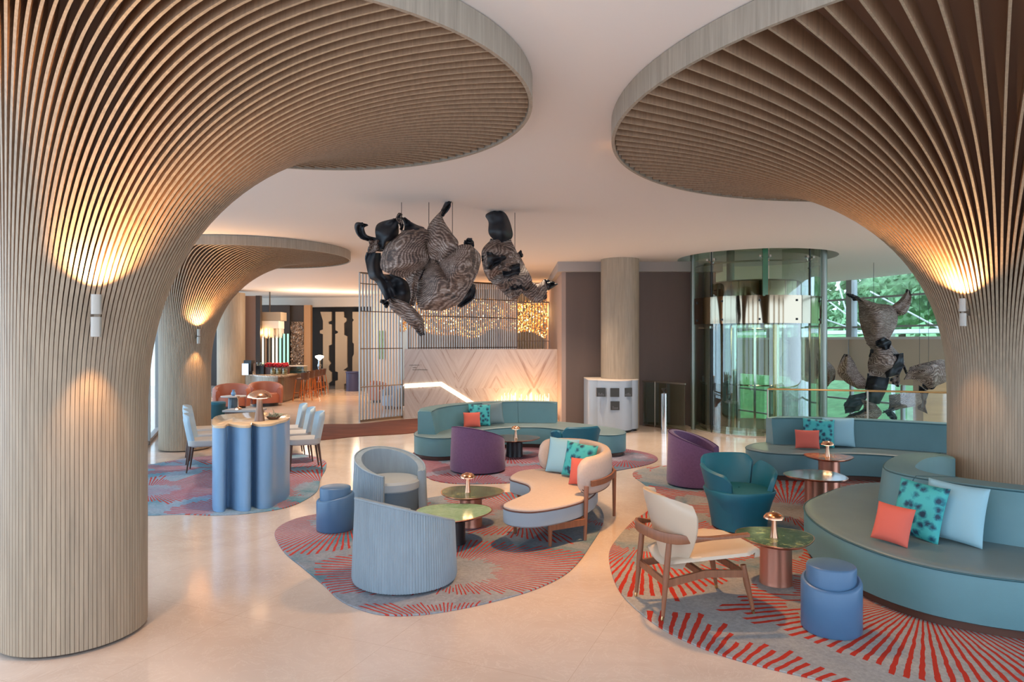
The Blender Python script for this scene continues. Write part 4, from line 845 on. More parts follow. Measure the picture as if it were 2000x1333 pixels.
def dining_table():
    c = Vector((-3.78, 10.05)); t_ = thing('dining_table', 'long dining table with pale round-ended top behind the fluted console', 'table', (c.x, c.y, ZR), math.atan2(U.y, U.x))
    o = []; L_, W_ = 0.62, 0.40
    for k in range(33): a = -PI / 2 + PI * k / 32; o.append((L_ + W_ * math.cos(a) * 0.6, W_ * math.sin(a)))
    for k in range(33): a = PI / 2 + PI * k / 32; o.append((-L_ + W_ * math.cos(a) * 0.6, W_ * math.sin(a)))
    MB().prism(o, [(0.02, 0.70), (0, 0.715), (0, 0.735), (0.006, 0.74)]).build('table_top', M['chairseat'], t_)
    for sx in (-0.4, 0.4): MB().lathe([(0.22, 0.0), (0.22, 0.015), (0.07, 0.04), (0.06, 0.7)], 24, (sx, 0)).build('pedestal', M['darkwood'], t_)
dining_table()
def dining_chair(label, loc, rz):
    t_ = thing('dining_chair', label, 'chair', (loc[0], loc[1], ZR), rz)
    sq = [(0.23 * (abs(math.cos(a)) ** 0.5) * (1 if math.cos(a) > 0 else -1), 0.23 * (abs(math.sin(a)) ** 0.5) * (1 if math.sin(a) > 0 else -1)) for a in [2 * PI * k / 40 for k in range(40)]]
    MB().prism(sq, [(0.015, 0.37), (0.0, 0.385), (0.0, 0.435), (0.012, 0.455), (0.05, 0.465)]).build('seat', M['chairseat'], t_)
    rows = []; n = 20
    for side in (0, 1):
        r_ = []
        for i in range(n + 1):
            v = i / n * 2 - 1; c_ = []
            for k in range(11):
                u = k / 10; z = 0.36 + 0.48 * u; hw = 0.17 + 0.07 * math.sin(u * PI * 0.55) - (0.03 * max(0, (u - 0.85) / 0.15) ** 2)
                x = -0.20 - 0.09 * u + 0.09 * abs(v) ** 2 - (0.035 if side else 0) * (1 - 0.6 * max(0, (u - 0.8) / 0.2))
                c_.append((x, v * hw, z - 0.03 * abs(v) ** 3 * u))
            r_.append(c_)
        rows.append(r_)
    m_ = MB().grid(rows[0]).grid(rows[1]); N0 = 11 * (n + 1)
    for i in range(n): m_.f.append((i * 11, (i + 1) * 11, N0 + (i + 1) * 11, N0 + i * 11)); m_.f.append((i * 11 + 10, (i + 1) * 11 + 10, N0 + (i + 1) * 11 + 10, N0 + i * 11 + 10)); m_.m += [0, 0]
    for k in range(10): m_.f.append((k, k + 1, N0 + k + 1, N0 + k)); m_.f.append((n * 11 + k, n * 11 + k + 1, N0 + n * 11 + k + 1, N0 + n * 11 + k)); m_.m += [0, 0]
    m_.build('backrest', M['chairblue'], t_, ang=70)
    for (x_, y_, dx, dy) in ((0.19, 0.18, 0.02, 0.01), (0.19, -0.18, 0.02, -0.01), (-0.19, 0.17, -0.05, 0.01), (-0.19, -0.17, -0.05, -0.01)):
        MB().tube([(x_ + dx, y_ + dy, 0), (x_, y_, 0.375)], [0.010, 0.020], 10).build('leg', M['darkwood'], t_)
    return t_
RF = math.atan2(-V2.y, -V2.x); LF = math.atan2(V2.y, V2.x)
rc = Vector((-3.09, 10.12)); lcs = Vector((-4.47, 9.98))
ch = dining_chair('pale blue dining chair at the right of the dining table, nearest of the three', rc, RF)
for k, lb in ((1, 'pale blue dining chair, middle one of three right of the dining table'), (2, 'pale blue dining chair, farthest of three right of the dining table')):
    q = rc + Vector((-0.40, 0.80)).normalized() * 0.72 * k; dup(ch, (q.x, q.y, ZR), RF, lb)
for k, lb in ((0, 'pale blue dining chair at the left of the fluted console, nearest of its side'), (1, 'pale blue dining chair second in the left row, mostly hidden by the first'), (2, 'pale blue dining chair third in the left row, furthest back')):
    q = lcs + Vector((-0.44, 0.90)).normalized() * 0.72 * k; dup(ch, (q.x, q.y, ZR), LF - 0.1, lb)

# ------------------------------------------------------------ cabinet around the central column, bollard, balustrades
def cabinet():
    c = Vector((2.34, 14.8)); zt = 1.07; t_ = thing('column_cabinet', 'pale blue-grey lobed cabinet with dark square plaques around the round column', 'cabinet', (c.x, c.y, 0))
    pts = []
    def arc(cx, cy, r, a0, a1, n=14): pts.extend([(cx + r * math.cos(math.radians(a0 + (a1 - a0) * k / n)), cy + r * math.sin(math.radians(a0 + (a1 - a0) * k / n))) for k in range(n + 1)])
    arc(-0.52, -0.28, 0.21, 170, 262); arc(-0.18, -0.40, 0.37, 200, 340); arc(0.15, -0.28, 0.19, 278, 370); pts.extend([(0.34, 0.5), (-0.73, 0.5)])
    MB().prism(pts, [(0.03, 0.0), (0.03, 0.05)]).build('plinth', M['black'], t_, ang=60)
    MB().prism(pts, [(0.0, 0.05), (0.0, zt)]).build('body', M['cabinet'], t_, ang=30)
    MB().prism(pts, [(-0.006, zt), (-0.006, zt + 0.02), (0.02, zt + 0.022)]).build('top', M['cream'], t_, ang=30)
    for (x_, y_) in ((1176, 768), (1202.5, 768), (1229, 768), (1203, 794)):
        dd = 13.9; q = PD(x_, y_, dd); s_ = 0.090
        xx = q.x - c.x; yy = -0.785 if abs(x_ - 1202) < 5 else -0.72
        p_ = MB().box(xx - s_, xx + s_, yy - 0.012, yy + 0.10, q.z - s_, q.z + s_).build('plaque', M['plaque'], t_, smooth=False)
        g = MB(); rnd = random.Random(int(x_))
        if x_ != 1202.5:
            for k in range(4): g.box(xx - 0.05 + 0.03 * k, xx - 0.035 + 0.03 * k, yy - 0.015, yy - 0.012, q.z - 0.07, q.z - 0.07 + rnd.uniform(0.03, 0.07))
            g.build('pictogram', M['plaquemark'], p_, smooth=False)
cabinet()
bo = thing('steel_bollard', 'polished steel bollard with dark angled head in front of the lift', 'bollard', (P(1297, 847).x, P(1297, 847).y, 0))
MB().lathe([(0.065, 0), (0.065, 0.82), (0.055, 0.83)], 24).build('post', M['steel'], bo); MB().lathe([(0.02, 0.83), (0.02, 0.86), (0.05, 0.90), (0.055, 0.925), (0.01, 0.93)], 16).build('head', M['black'], bo)
def balustrade(label, pts, z1, posts, railm='brass', glassm='glass'):
    t_ = thing('glass_balustrade', label, 'railing', (pts[0][0], pts[0][1], 0)); o = Vector((pts[0][0], pts[0][1], 0))
    for i, (a, b) in enumerate(zip(pts, pts[1:])):
        a = Vector((a[0], a[1], 0)) - o; b = Vector((b[0], b[1], 0)) - o; t = (b - a).normalized()
        MB().bar((a + t * 0.02) + Vector((0, 0, 0.03 + (z1 - 0.05) / 2)), (b - t * 0.02) + Vector((0, 0, 0.03 + (z1 - 0.05) / 2)), 0.012, z1 - 0.06).build('glass_panel', M[glassm], t_, smooth=False)
    MB().tube([Vector((p[0], p[1], z1)) - o for p in pts], 0.018, 8).build('handrail', M[railm], t_)
    g = MB()
    for a, b in zip(pts, pts[1:]): g.bar(Vector((a[0], a[1], 0.02)) - o, Vector((b[0], b[1], 0.02)) - o, 0.05, 0.04)
    g.build('base_channel', M['bronze'], t_, smooth=False)
    for p in posts: MB().tube([Vector((p[0], p[1], 0)) - o, Vector((p[0], p[1], z1)) - o], 0.014, 8).build('post', M['bronze2'], t_)
balustrade('glass balustrade with brass rail along the atrium edge behind the right sofa', [(4.95, 13.22), (6.6, 12.75), (8.0, 12.28), (11.5, 11.13)], 0.97, [(4.95, 13.22), (6.63, 12.73)])
balustrade('glass balustrade between the round column and the lift', [(2.95, 15.35), (3.35, 14.8), (3.62, 14.25)], 1.0, [(3.15, 15.05)], 'bronze2', 'glassgreen')

# ------------------------------------------------------------ glass lift
def lift():
    c = LC; t_ = thing('glass_lift', 'round panoramic glass lift with mirrored steel belt in a glass shaft', 'lift', (c.x, c.y, 0)); R = 1.30
    def arcw(r, z0, z1, a0, a1, n, th=0.012):
        rows = []
        for (rr, z) in ((r, z0), (r, z1), (r - th, z1), (r - th, z0)):
            rows.append([(rr * math.cos(math.radians(a0 + (a1 - a0) * k / n)), rr * math.sin(math.radians(a0 + (a1 - a0) * k / n)), z) for k in range(n + 1)])
        m_ = MB(); m_.grid(rows, closed_v=True); return m_
    for (a0, a1) in ((150, 208), (212, 258), (262, 300), (304, 352), (-4, 44)): arcw(R, 0.04, 3.98, a0, a1, 14).build('shaft_glass', M['glassgreen'], t_)
    def post(deg, r, rad, mat, z0=-3.5, z1=4.0, nm='shaft_post'): MB().lathe([(rad, z0), (rad, z1)], 20, (r * math.cos(math.radians(deg)), r * math.sin(math.radians(deg)))).build(nm, M[mat], t_)
    post(-21, R + 0.02, 0.085, 'greymetal'); post(8, R, 0.06, 'greymetal'); post(150, R, 0.09, 'greymetal'); post(176, R, 0.05, 'greymetal'); post(95, R, 0.09, 'greymetal')
    for dg in (210, 302): a = math.radians(dg); MB().bar((R * math.cos(a), R * math.sin(a), 0.03), (R * math.cos(a), R * math.sin(a), 3.98), 0.03, 0.012, (1, 0, 0)).build('glass_fin', M['darkmetal'], t_, smooth=False)
    a = math.radians(258.5); MB().bar((R * math.cos(a), R * math.sin(a), 2.78), (R * math.cos(a), R * math.sin(a), 3.98), 0.04, 0.10, (1, 0, 0)).build('glass_fin', M['glassedge'], t_, smooth=False)
    for z in (3.48,): MB().tube([((R - 0.05) * math.cos(math.radians(q)), (R - 0.05) * math.sin(math.radians(q)), z) for q in range(150, 375, 5)], 0.018, 6).build('ring_tube', M['greymetal'], t_)
    for dg in (258.5, 302, 210, 345):
        a = math.radians(dg); g = MB()
        for (s1, z1) in ((-1, 3.56), (1, 3.56)):
            a2 = a + s1 * 0.07; g.tube([((R - 0.03) * math.cos(a), (R - 0.03) * math.sin(a), 3.48), ((R + 0.015) * math.cos(a2), (R + 0.015) * math.sin(a2), z1)], 0.012, 6); g.lathe([(0.028, z1 - 0.02), (0.028, z1 + 0.02)], 10, ((R + 0.02) * math.cos(a2), (R + 0.02) * math.sin(a2)))
        g.tube([((R - 0.03) * math.cos(a - 0.07), (R - 0.03) * math.sin(a - 0.07), 3.48), ((R - 0.03) * math.cos(a + 0.07), (R - 0.03) * math.sin(a + 0.07), 3.48)], 0.013, 6); g.build('spider_fitting', M['steel'], t_)
    # mirrored belt, upper drum, door header
    arcw(R + 0.02, 2.25, 2.80, 183, 357, 60, 0.02).build('mirror_belt', M['mirror'], t_)
    for dg in (190, 222, 254, 286, 318, 344):
        for z in (2.33, 2.70): a = math.radians(dg); MB().lathe([(0.02, z - 0.02), (0.02, z + 0.02)], 8, ((R + 0.025) * math.cos(a), (R + 0.025) * math.sin(a))).build('belt_bolt', M['darkmetal'], t_)
    MB().lathe([(0.92, 2.2), (0.92, 3.12), (0.88, 3.15), (0.05, 3.16)], 64).build('car_top', M['mirror'], t_, ang=50)
    MB().lathe([(0.05, 2.16), (0.95, 2.16), (0.95, 2.22), (0.05, 2.22)], 64).build('car_ceiling', M['steel'], t_, ang=50)
    MB().lathe([(0.05, 0.0), (1.0, 0.0), (1.0, 0.14), (0.05, 0.14)], 64).build('car_floor', M['steel'], t_, ang=50)
    for (a0, a1) in ((180, 226), (229, 275), (278, 330), (333, 372)): arcw(0.95, 0.14, 2.18, a0, a1, 14).build('car_glass', M['glassgreen'], t_)
    for dg in (180, 227.5, 250, 276.5, 331.5): 
        a = math.radians(dg); MB().bar((0.96 * math.cos(a), 0.96 * math.sin(a), 0.10), (0.96 * math.cos(a), 0.96 * math.sin(a), 2.22), 0.045, 0.04, (math.cos(a), math.sin(a), 0)).build('door_stile', M['steel'], t_, smooth=False)
    a = math.radians(345); MB().bar((0.8 * math.cos(a), 0.8 * math.sin(a), 0.1), (0.8 * math.cos(a), 0.8 * math.sin(a), 2.22), 0.24, 0.10).build('control_mast', M['darkmetal'], t_, smooth=False)
    MB().tube([(0.88 * math.cos(math.radians(q)), 0.88 * math.sin(math.radians(q)), 1.0) for q in range(190, 330, 6)], 0.016, 6).build('car_handrail', M['steel'], t_)
    arcw(1.27, -0.25, 0.03, 150, 390, 40, 1.2).build('landing_sill', M['floor'], t_)
    MB().tube([(0.05, -0.97, 0.1), (0.05, -0.97, 2.24)], 0.035, 10).build('gleam_post', M['brass'], t_)  # post added to stand in for an orange gleam on the car
    MB().box(-1.15, -0.62, -0.30, 0.35, 0.14, 2.16).build('rear_panel', M['darkmetal'], t_, smooth=False)
lift()
light('POINT', 'lift_car_light', (LC.x, LC.y - 0.1, 2.0), 30, WARM2, shadow_soft_size=0.1)

# ------------------------------------------------------------ reception: marble wall, rods, screens, chandelier
def marble_wall():
    A = P(788, 818).xy; c = Vector((A.x, 16.85)); Wd = 1.13 - c.x
    t_ = thing('marble_reception_wall', 'veined marble reception wall with a bright angled inlay strip', 'partition', (c.x, c.y, 0))
    MB().box(0, Wd, 0, 0.25, 0, 1.70).build('slab', M['marble'], t_, smooth=False)
    D = 16.84
    def q(x_, y_): p = PD(x_, y_, D); return Vector((p.x - c.x, -0.012, p.z))
    pts = [q(790, 754.5), q(861, 750.5), q(925, 790), q(1000, 835)]
    g = MB()
    for a, b in zip(pts, pts[1:]): g.bar(a, b + (b - a).normalized() * 0.02, 0.10, 0.02, (0, 1, 0))
    g.xf(Matrix.Identity(4)); g.build('inlay_strip', M['strip'], t_, smooth=False)
    g = MB()
    for (x0, x1, y_) in ((800, 820, 713.6), (806, 814, 718.5), (806, 836, 722.6)):
        rnd = random.Random(int(y_)); x_ = x0
        while x_ < x1:
            a = q(x_, y_); g.box(a.x, a.x + 0.012, -0.014, 0.0, a.z - 0.010, a.z + rnd.uniform(0.004, 0.014)); x_ += 2.0
    g.build('engraved_lettering', M['bronze'], t_, smooth=False)
marble_wall()
def rods():
    c = Vector((PD(1022, 780, 16.3).x, 16.3)); t_ = thing('glowing_rod_sculpture', 'bed of slender glowing brass rods in front of the marble wall', 'sculpture', (c.x, c.y, 0)); rnd = random.Random(5)
    MB().box(-0.72, 0.70, -0.2, 0.2, 0, 0.12).build('trough', M['bronze'], t_, smooth=False)
    for k in range(64):
        x_ = rnd.uniform(-0.66, 0.62); y_ = rnd.uniform(-0.15, 0.15); h_ = rnd.uniform(0.48, 0.72) - abs(x_) * 0.12
        MB().tube([(x_, y_, 0.12), (x_ + rnd.uniform(-0.05, 0.05), y_, h_)], [0.006, 0.003], 5).build('rod', M['softbulb'], t_)
    light('AREA', 'rod_trough_glow', (c.x, c.y, 0.2), 14, WARM, (c.x, c.y + 0.3, 1.6), size=1.3)
rods()
# bright glazed edge beside the marble wall
def screen(label, a, b, z0, z1, pitch, rails, mat='slatgrey', w_=0.022, d_=0.05):
    a = Vector(a); b = Vector(b); t_ = thing('slatted_screen', label, 'screen', (a.x, a.y, 0)); L = (b - a).length; t = (b - a).normalized(); g = MB(); k = 0
    n_ = max(2, int(L / pitch))
    for k in range(n_ + 1):
        p = (b - a) * (k / n_); g.bar((p.x, p.y, z0), (p.x, p.y, z1), d_, w_, (t.x, t.y, 0))
    g.build('slats', M[mat], t_, smooth=False)
    for z in rails: MB().bar((0, 0, z), ((b - a).x, (b - a).y, z), 0.06, 0.02).build('cross_rail', M['bronze'], t_, smooth=False)
    MB().bar((0, 0, z1), ((b - a).x, (b - a).y, z1), 0.06, 0.04).build('top_rail', M['bronze'], t_, smooth=False)
    MB().bar((0, 0, 0.025), ((b - a).x, (b - a).y, 0.025), 0.07, 0.05).build('bottom_rail', M['bronze'], t_, smooth=False)
screen('floor-to-ceiling slatted metal screen left of the marble wall', (-3.57, 16.0), (-2.73, 16.92), 0.0, 3.50, 0.088, (0.82, 1.72, 2.6, 3.25))
screen('long slatted metal screen rising above the marble wall', (-2.66, 17.4), (0.12, 19.6), 0.0, 3.50, 0.075, (1.72, 2.55, 3.05))
screen('lower slatted metal screen at the far right of the reception', (-0.1, 20.3), (1.10, 20.3), 0.0, 3.05, 0.085, (1.9,))
def chandelier():
    t_ = thing('crystal_chandelier', 'wide golden crystal chandelier cloud glowing behind the slatted screen', 'chandelier', (-0.9, 21.3, 2.5)); rnd = random.Random(9)
    g = MB(); e = MB()
    for k in range(4200):
        x_ = rnd.uniform(-2.55, 2.0); y_ = rnd.uniform(-0.6, 0.6); top = 0.70 if x_ < 0.5 else 0.62
        low = -0.36 + 0.13 * math.sin(x_ * 2.2) + 0.07 * math.sin(x_ * 5.1); z_ = low + (top - low) * rnd.random() ** 1.3
        s_ = rnd.uniform(0.010, 0.026); mb_ = e if rnd.random() < 0.075 else g
        if mb_ is e: s_ = rnd.uniform(0.006, 0.018)
        mb_.add([(x_ - s_, y_, z_), (x_, y_ - s_, z_), (x_ + s_, y_, z_), (x_, y_ + s_, z_), (x_, y_, z_ + s_ * 1.8), (x_, y_, z_ - s_ * 1.8)], [(0, 1, 4), (1, 2, 4), (2, 3, 4), (3, 0, 4), (1, 0, 5), (2, 1, 5), (3, 2, 5), (0, 3, 5)])
    tag(g.build('crystals', M['crystal'], t_, smooth=False), kind='stuff'); tag(e.build('lights', M['spark'], t_, smooth=False), kind='stuff')
    MB().box(-2.6, 2.05, -0.65, 0.65, 1.12, 1.17).build('ceiling_plate', M['bronze2'], t_, smooth=False)
    g = MB()
    for k in range(40): x_ = -2.5 + 4.4 * k / 39; g.tube([(x_, 0.3 * math.sin(k * 2.1), 0.3), (x_, 0.3 * math.sin(k * 2.1), 1.12)], 0.004, 4)
    g.build('suspension_wires', M['bronze2'], t_)
chandelier()
for x_ in (-2.2, -0.2, 0.8): light('POINT', 'chandelier_glow', (x_, 21.3, 2.75), 30, WARM, shadow_soft_size=0.3)

# ------------------------------------------------------------ fabric sculptures
def leafmesh(Lp, Rp, conv, D, dl, bulge, name, mat, par, loc, th=0.02, cup=0.0, seed=0):
    A = resample(cr([Vector(conv(*p)) for p in Lp], 8), 26); B = resample(cr([Vector(conv(*p)) for p in Rp], 8), 26); nv = 14; rows = []; rnd = random.Random(seed); ph = rnd.uniform(0, 6)
    for i, (a, b) in enumerate(zip(A, B)):
        r = []
        t = i / 25
        for j in range(nv + 1):
            s = j / nv; p = a.lerp(b, s); w_ = (PD(b.x, b.y, D) - PD(a.x, a.y, D)).length
            d = D + dl[0] + (dl[1] - dl[0]) * t - (bulge + w_ * 0.30) * math.sin(PI * s) * (0.25 + 0.75 * math.sin(PI * min(1, max(0, t)))) + 0.035 * math.sin(9 * s + 4 * t + ph) + 0.03 * math.sin(14 * t + ph) + cup * (s - 0.5)
            r.append(PD(p.x, p.y, d) - loc)
        rows.append(r)
    m_ = MB().grid(rows); rows2 = []
    w = nv + 1
    for i in range(len(rows)):
        r = []
        for j in range(w):
            a = rows[min(len(rows) - 1, i + 1)][j] - rows[max(0, i - 1)][j]; b = rows[i][min(nv, j + 1)] - rows[i][max(0, j - 1)]; nrm = a.cross(b)
            nrm = nrm.normalized() if nrm.length > 1e-8 else Vector((0, 1, 0))
            if nrm.y < 0: nrm = -nrm
            r.append(rows[i][j] + nrm * th)
        rows2.append(r)
    m_.grid(rows2, mi=1); N0 = len(rows) * w; nr = len(rows)
    for j in range(nv): m_.f += [(j, j + 1, N0 + j + 1, N0 + j), ((nr - 1) * w + j, (nr - 1) * w + j + 1, N0 + (nr - 1) * w + j + 1, N0 + (nr - 1) * w + j)]; m_.m += [1, 1]
    for i in range(nr - 1): m_.f += [(i * w, (i + 1) * w, N0 + (i + 1) * w, N0 + i * w), (i * w + nv, (i + 1) * w + nv, N0 + (i + 1) * w + nv, N0 + i * w + nv)]; m_.m += [1, 1]
    o = m_.build(name, [M[mat], M['sculptblack']], par, ang=80)
    if mat == 'sculptblack': o['label'] = 'black fold of fabric'
    return o
cv4 = lambda x, y: (660 + x / 4.165, 360 + y / 4.165, 0)
cv6 = lambda x, y: (1480 + x / 3.0286, 440 + y / 3.03, 0)
BR, BK = 'sculpt', 'sculptblack'
S1 = [([(240, 325), (150, 310), (137, 370), (185, 440), (320, 462)], [(240, 325), (215, 345), (222, 390), (250, 420), (335, 440)], (0, .1), .0, BK),
      ([(245, 455), (255, 500), (246, 560)], [(335, 448), (345, 490), (372, 535)], (.1, .1), .0, BR),
      ([(240, 560), (225, 620), (255, 760), (310, 800), (390, 950)], [(350, 560), (355, 680), (375, 740), (430, 800), (480, 900)], (.15, .0), .05, BK),
      ([(470, 275), (320, 325), (310, 440), (360, 525)], [(475, 280), (495, 350), (480, 440), (372, 530)], (.1, .05), .08, BK),
      ([(520, 272), (540, 340), (530, 400), (500, 450)], [(540, 278), (640, 330), (705, 365), (570, 450)], (.2, .1), .05, BK),
      ([(500, 230), (470, 280), (500, 320), (510, 365)], [(515, 240), (520, 285), (532, 320), (512, 370)], (.05, .05), .0, BR),
      ([(530, 380), (400, 490), (350, 600), (360, 700), (530, 765)], [(640, 362), (725, 372), (735, 500), (740, 620), (690, 700)], (0, -.05), .18, BR),
      ([(900, 150), (838, 215), (740, 330), (715, 450), (745, 600)], [(905, 155), (850, 262), (930, 400), (980, 495), (860, 640)], (.1, -.12), .10, BR),
      ([(942, 72), (880, 140), (838, 210)], [(946, 78), (900, 190), (848, 264)], (.1, .05), .0, BK),
      ([(1010, 488), (880, 540), (790, 660), (770, 760), (820, 880)], [(1080, 492), (1160, 580), (1145, 700), (1085, 830), (1010, 945)], (.0, -.05), .22, BR),
      ([(735, 590), (690, 680), (650, 820), (640, 960), (670, 1022)], [(800, 600), (960, 720), (1040, 840), (1000, 960), (850, 1030)], (.02, .0), .2, BR),
      ([(340, 755), (375, 850), (400, 920), (450, 960)], [(440, 728), (560, 790), (600, 900), (590, 1005)], (.12, .12), .0, BK),
      ([(540, 760), (580, 830), (590, 920), (575, 985)], [(700, 690), (650, 800), (645, 880), (622, 990)], (-.05, -.05), .03, BR),
      ([(410, 935), (420, 1000), (480, 1060), (600, 1160), (680, 1228)], [(440, 925), (560, 965), (640, 1030), (700, 1120), (702, 1222)], (-.05, -.15), .05, BR),
      ([(1062, 810), (1040, 880), (970, 995)], [(1118, 820), (1100, 920), (1000, 1000)], (.15, .15), .0, BK),
      ([(1068, 440), (1030, 465), (1040, 492)], [(1078, 440), (1106, 470), (1100, 515)], (.12, .12), .0, BK),
      ([(340, 955), (365, 965), (395, 1000)], [(345, 950), (385, 945), (415, 960)], (.0, .0), .0, BK)]
S2 = [([(1285, 205), (1200, 250), (1225, 310), (1230, 410), (1320, 498)], [(1300, 203), (1370, 245), (1415, 360), (1415, 440), (1330, 500)], (.05, .05), .12, BK),
      ([(1245, 450), (1170, 545), (1185, 700), (1230, 790)], [(1400, 440), (1450, 540), (1490, 640), (1400, 740)], (.05, .0), .12, BR),
      ([(1212, 560), (1215, 620), (1222, 690)], [(1290, 560), (1370, 600), (1250, 698)], (-.22, -.22), .0, BK),
      ([(1300, 585), (1320, 640), (1300, 700)], [(1440, 560), (1480, 620), (1400, 710)], (-.2, -.2), .08, BR),
      ([(1210, 700), (1240, 790), (1320, 860), (1390, 930)], [(1470, 560), (1530, 680), (1580, 790), (1510, 880)], (.05, -.05), .10, BR),
      ([(1340, 700), (1350, 760), (1392, 802)], [(1480, 650), (1475, 730), (1420, 790)], (-.22, -.22), .0, BK),
      ([(1385, 860), (1420, 820), (1470, 805)], [(1440, 870), (1490, 850), (1525, 870)], (-.2, -.2), .0, BK),
      ([(1370, 870), (1385, 915), (1430, 945)], [(1440, 840), (1500, 860), (1470, 925)], (-.2, -.2), .05, BR),
      ([(1500, 890), (1570, 945), (1640, 962), (1692, 920)], [(1560, 780), (1620, 815), (1680, 785), (1705, 850)], (.0, .0), .06, BR),
      ([(1672, 785), (1690, 825), (1712, 866)], [(1700, 785), (1750, 802), (1792, 814)], (.05, .1), .0, BK),
      ([(1462, 565), (1480, 580), (1490, 590)], [(1490, 533), (1494, 555), (1497, 585)], (.1, .1), .0, BK),
      ([(1165, 580), (1170, 610), (1190, 640)], [(1215, 560), (1215, 590), (1210, 635)], (.05, .05), .0, BK)]
S3 = [([(525, 408), (590, 450), (600, 560), (640, 690), (690, 740)], [(545, 408), (700, 462), (800, 480), (828, 570), (770, 690)], (.1, 0), .2, BR),
      ([(523, 406), (545, 425), (570, 445)], [(545, 406), (590, 420), (618, 440)], (.05, .05), .0, BK),
      ([(885, 380), (840, 440), (795, 480), (815, 520)], [(900, 385), (910, 440), (880, 520), (828, 540)], (.1, .1), .0, BR),
      ([(640, 700), (670, 740), (650, 820), (660, 890)], [(770, 665), (800, 720), (870, 820), (760, 905)], (0, 0), .15, BR),
      ([(700, 690), (710, 720), (760, 740)], [(750, 665), (790, 690), (780, 730)], (-.25, -.25), .0, BK),
      ([(810, 765), (755, 850), (760, 905)], [(862, 758), (862, 830), (840, 885)], (-.2, -.2), .0, BK),
      ([(850, 830), (865, 850), (880, 880)], [(862, 815), (880, 850), (884, 882)], (-.1, -.1), .0, BR),
      ([(650, 880), (640, 960), (655, 1060)], [(780, 905), (760, 980), (720, 1060)], (.1, .1), .1, BK),
      ([(780, 910), (800, 940), (830, 955)], [(835, 885), (842, 920), (838, 955)], (.1, .1), .0, BR),
      ([(610, 1030), (620, 1090), (500, 1145)], [(700, 1060), (735, 1110), (705, 1150)], (-.1, -.1), .1, BR),
      ([(515, 765), (495, 800), (470, 870), (520, 930), (590, 970)], [(540, 765), (570, 810), (600, 870), (638, 915), (640, 972)], (.1, .2), .05, BR),
      ([(540, 1010), (512, 1070), (520, 1115)], [(640, 990), (645, 1020), (600, 1100)], (.0, .0), .05, BK),
      ([(775, 1005), (775, 1080), (740, 1115)], [(960, 985), (965, 1060), (800, 1095)], (.0, .0), .12, BR),
      ([(955, 950), (962, 1040), (945, 1090)], [(1012, 990), (992, 1060), (1005, 1118)], (.1, .1), .0, BK),
      ([(745, 1100), (770, 1130), (800, 1150)], [(790, 1095), (815, 1120), (825, 1150)], (.0, .0), .0, BK)]
S4 = [([(868, 915), (925, 915), (985, 945), (1010, 972)], [(900, 840), (1000, 812), (1110, 802), (1125, 925)], (.0, .0), .1, BR),
      ([(985, 925), (975, 955), (1000, 975)], [(1040, 940), (1055, 955), (1030, 972)], (.1, .1), .0, BK)]
S5 = [([(158, 610), (142, 660), (150, 690), (195, 708)], [(165, 612), (168, 660), (180, 680), (220, 690)], (.0, .0), .0, BK),
      ([(170, 735), (132, 790), (140, 840), (190, 885), (290, 890)], [(185, 738), (185, 780), (215, 800), (270, 800), (310, 840)], (.0, .0), .05, BK),
      ([(285, 670), (288, 780), (288, 890)], [(300, 680), (370, 760), (390, 900)], (.1, .1), .05, BR),
      ([(330, 760), (360, 880), (385, 930), (400, 968)], [(350, 750), (440, 830), (460, 870), (450, 915)], (.0, .0), .05, BR)]
def sculpture(label, leaves, conv, D, anchor, zc=3.668):
    loc = Vector(PD(*conv(*anchor)[:2], D)); t_ = thing('fabric_sculpture', label, 'sculpture', loc, 0, 'dark billowing fabric sculptures')
    for k, (L_, R_, dl, bu, mt) in enumerate(leaves): leafmesh(L_, R_, conv, D, dl, bu, 'fold', mt, t_, loc, seed=k + int(D * 7))
    return t_, loc
def wires(t_, loc, xs, ztop=3.668):
    for (dx, dz) in xs: MB().tube([(dx, 0.1, dz), (dx, 0.1, ztop - loc.z)], 0.004, 5).build('hanging_wire', M['darkmetal'], t_)
t_, l_ = sculpture('big billowing black and brown striated sculpture hanging below the ceiling', S1, cv4, 8.6, (700, 650)); wires(t_, l_, [(-0.3, 0.3), (0.35, 0.2), (0.05, 0.2)])
t_, l_ = sculpture('smaller twisting dark sculpture hanging right of the big one', S2, cv4, 9.3, (1350, 650)); wires(t_, l_, [(-0.05, 0.3), (0.15, 0.1)])
t_, l_ = sculpture('tall winged brown sculpture rising in the atrium behind the railing', S3, cv6, 15.2, (700, 850)); MB().tube([(0, 0.15, -4.3), (0, 0.15, 0.3)], 0.05, 10).build('stem', M['darkmetal'], t_); wires(t_, l_, [(0, 0.6)], 3.66)
t_, l_ = sculpture('brown sculpture wing at the right, partly behind the slatted column', S4, cv6, 15.0, (1000, 890)); wires(t_, l_, [(0.1, 0.05), (-0.1, 0.0)], 3.66)
t_, l_ = sculpture('dark curled sculpture piece seen through and beside the glass lift', S5, cv6, 17.0, (290, 800)); wires(t_, l_, [(0.05, 0.1)], 3.66)

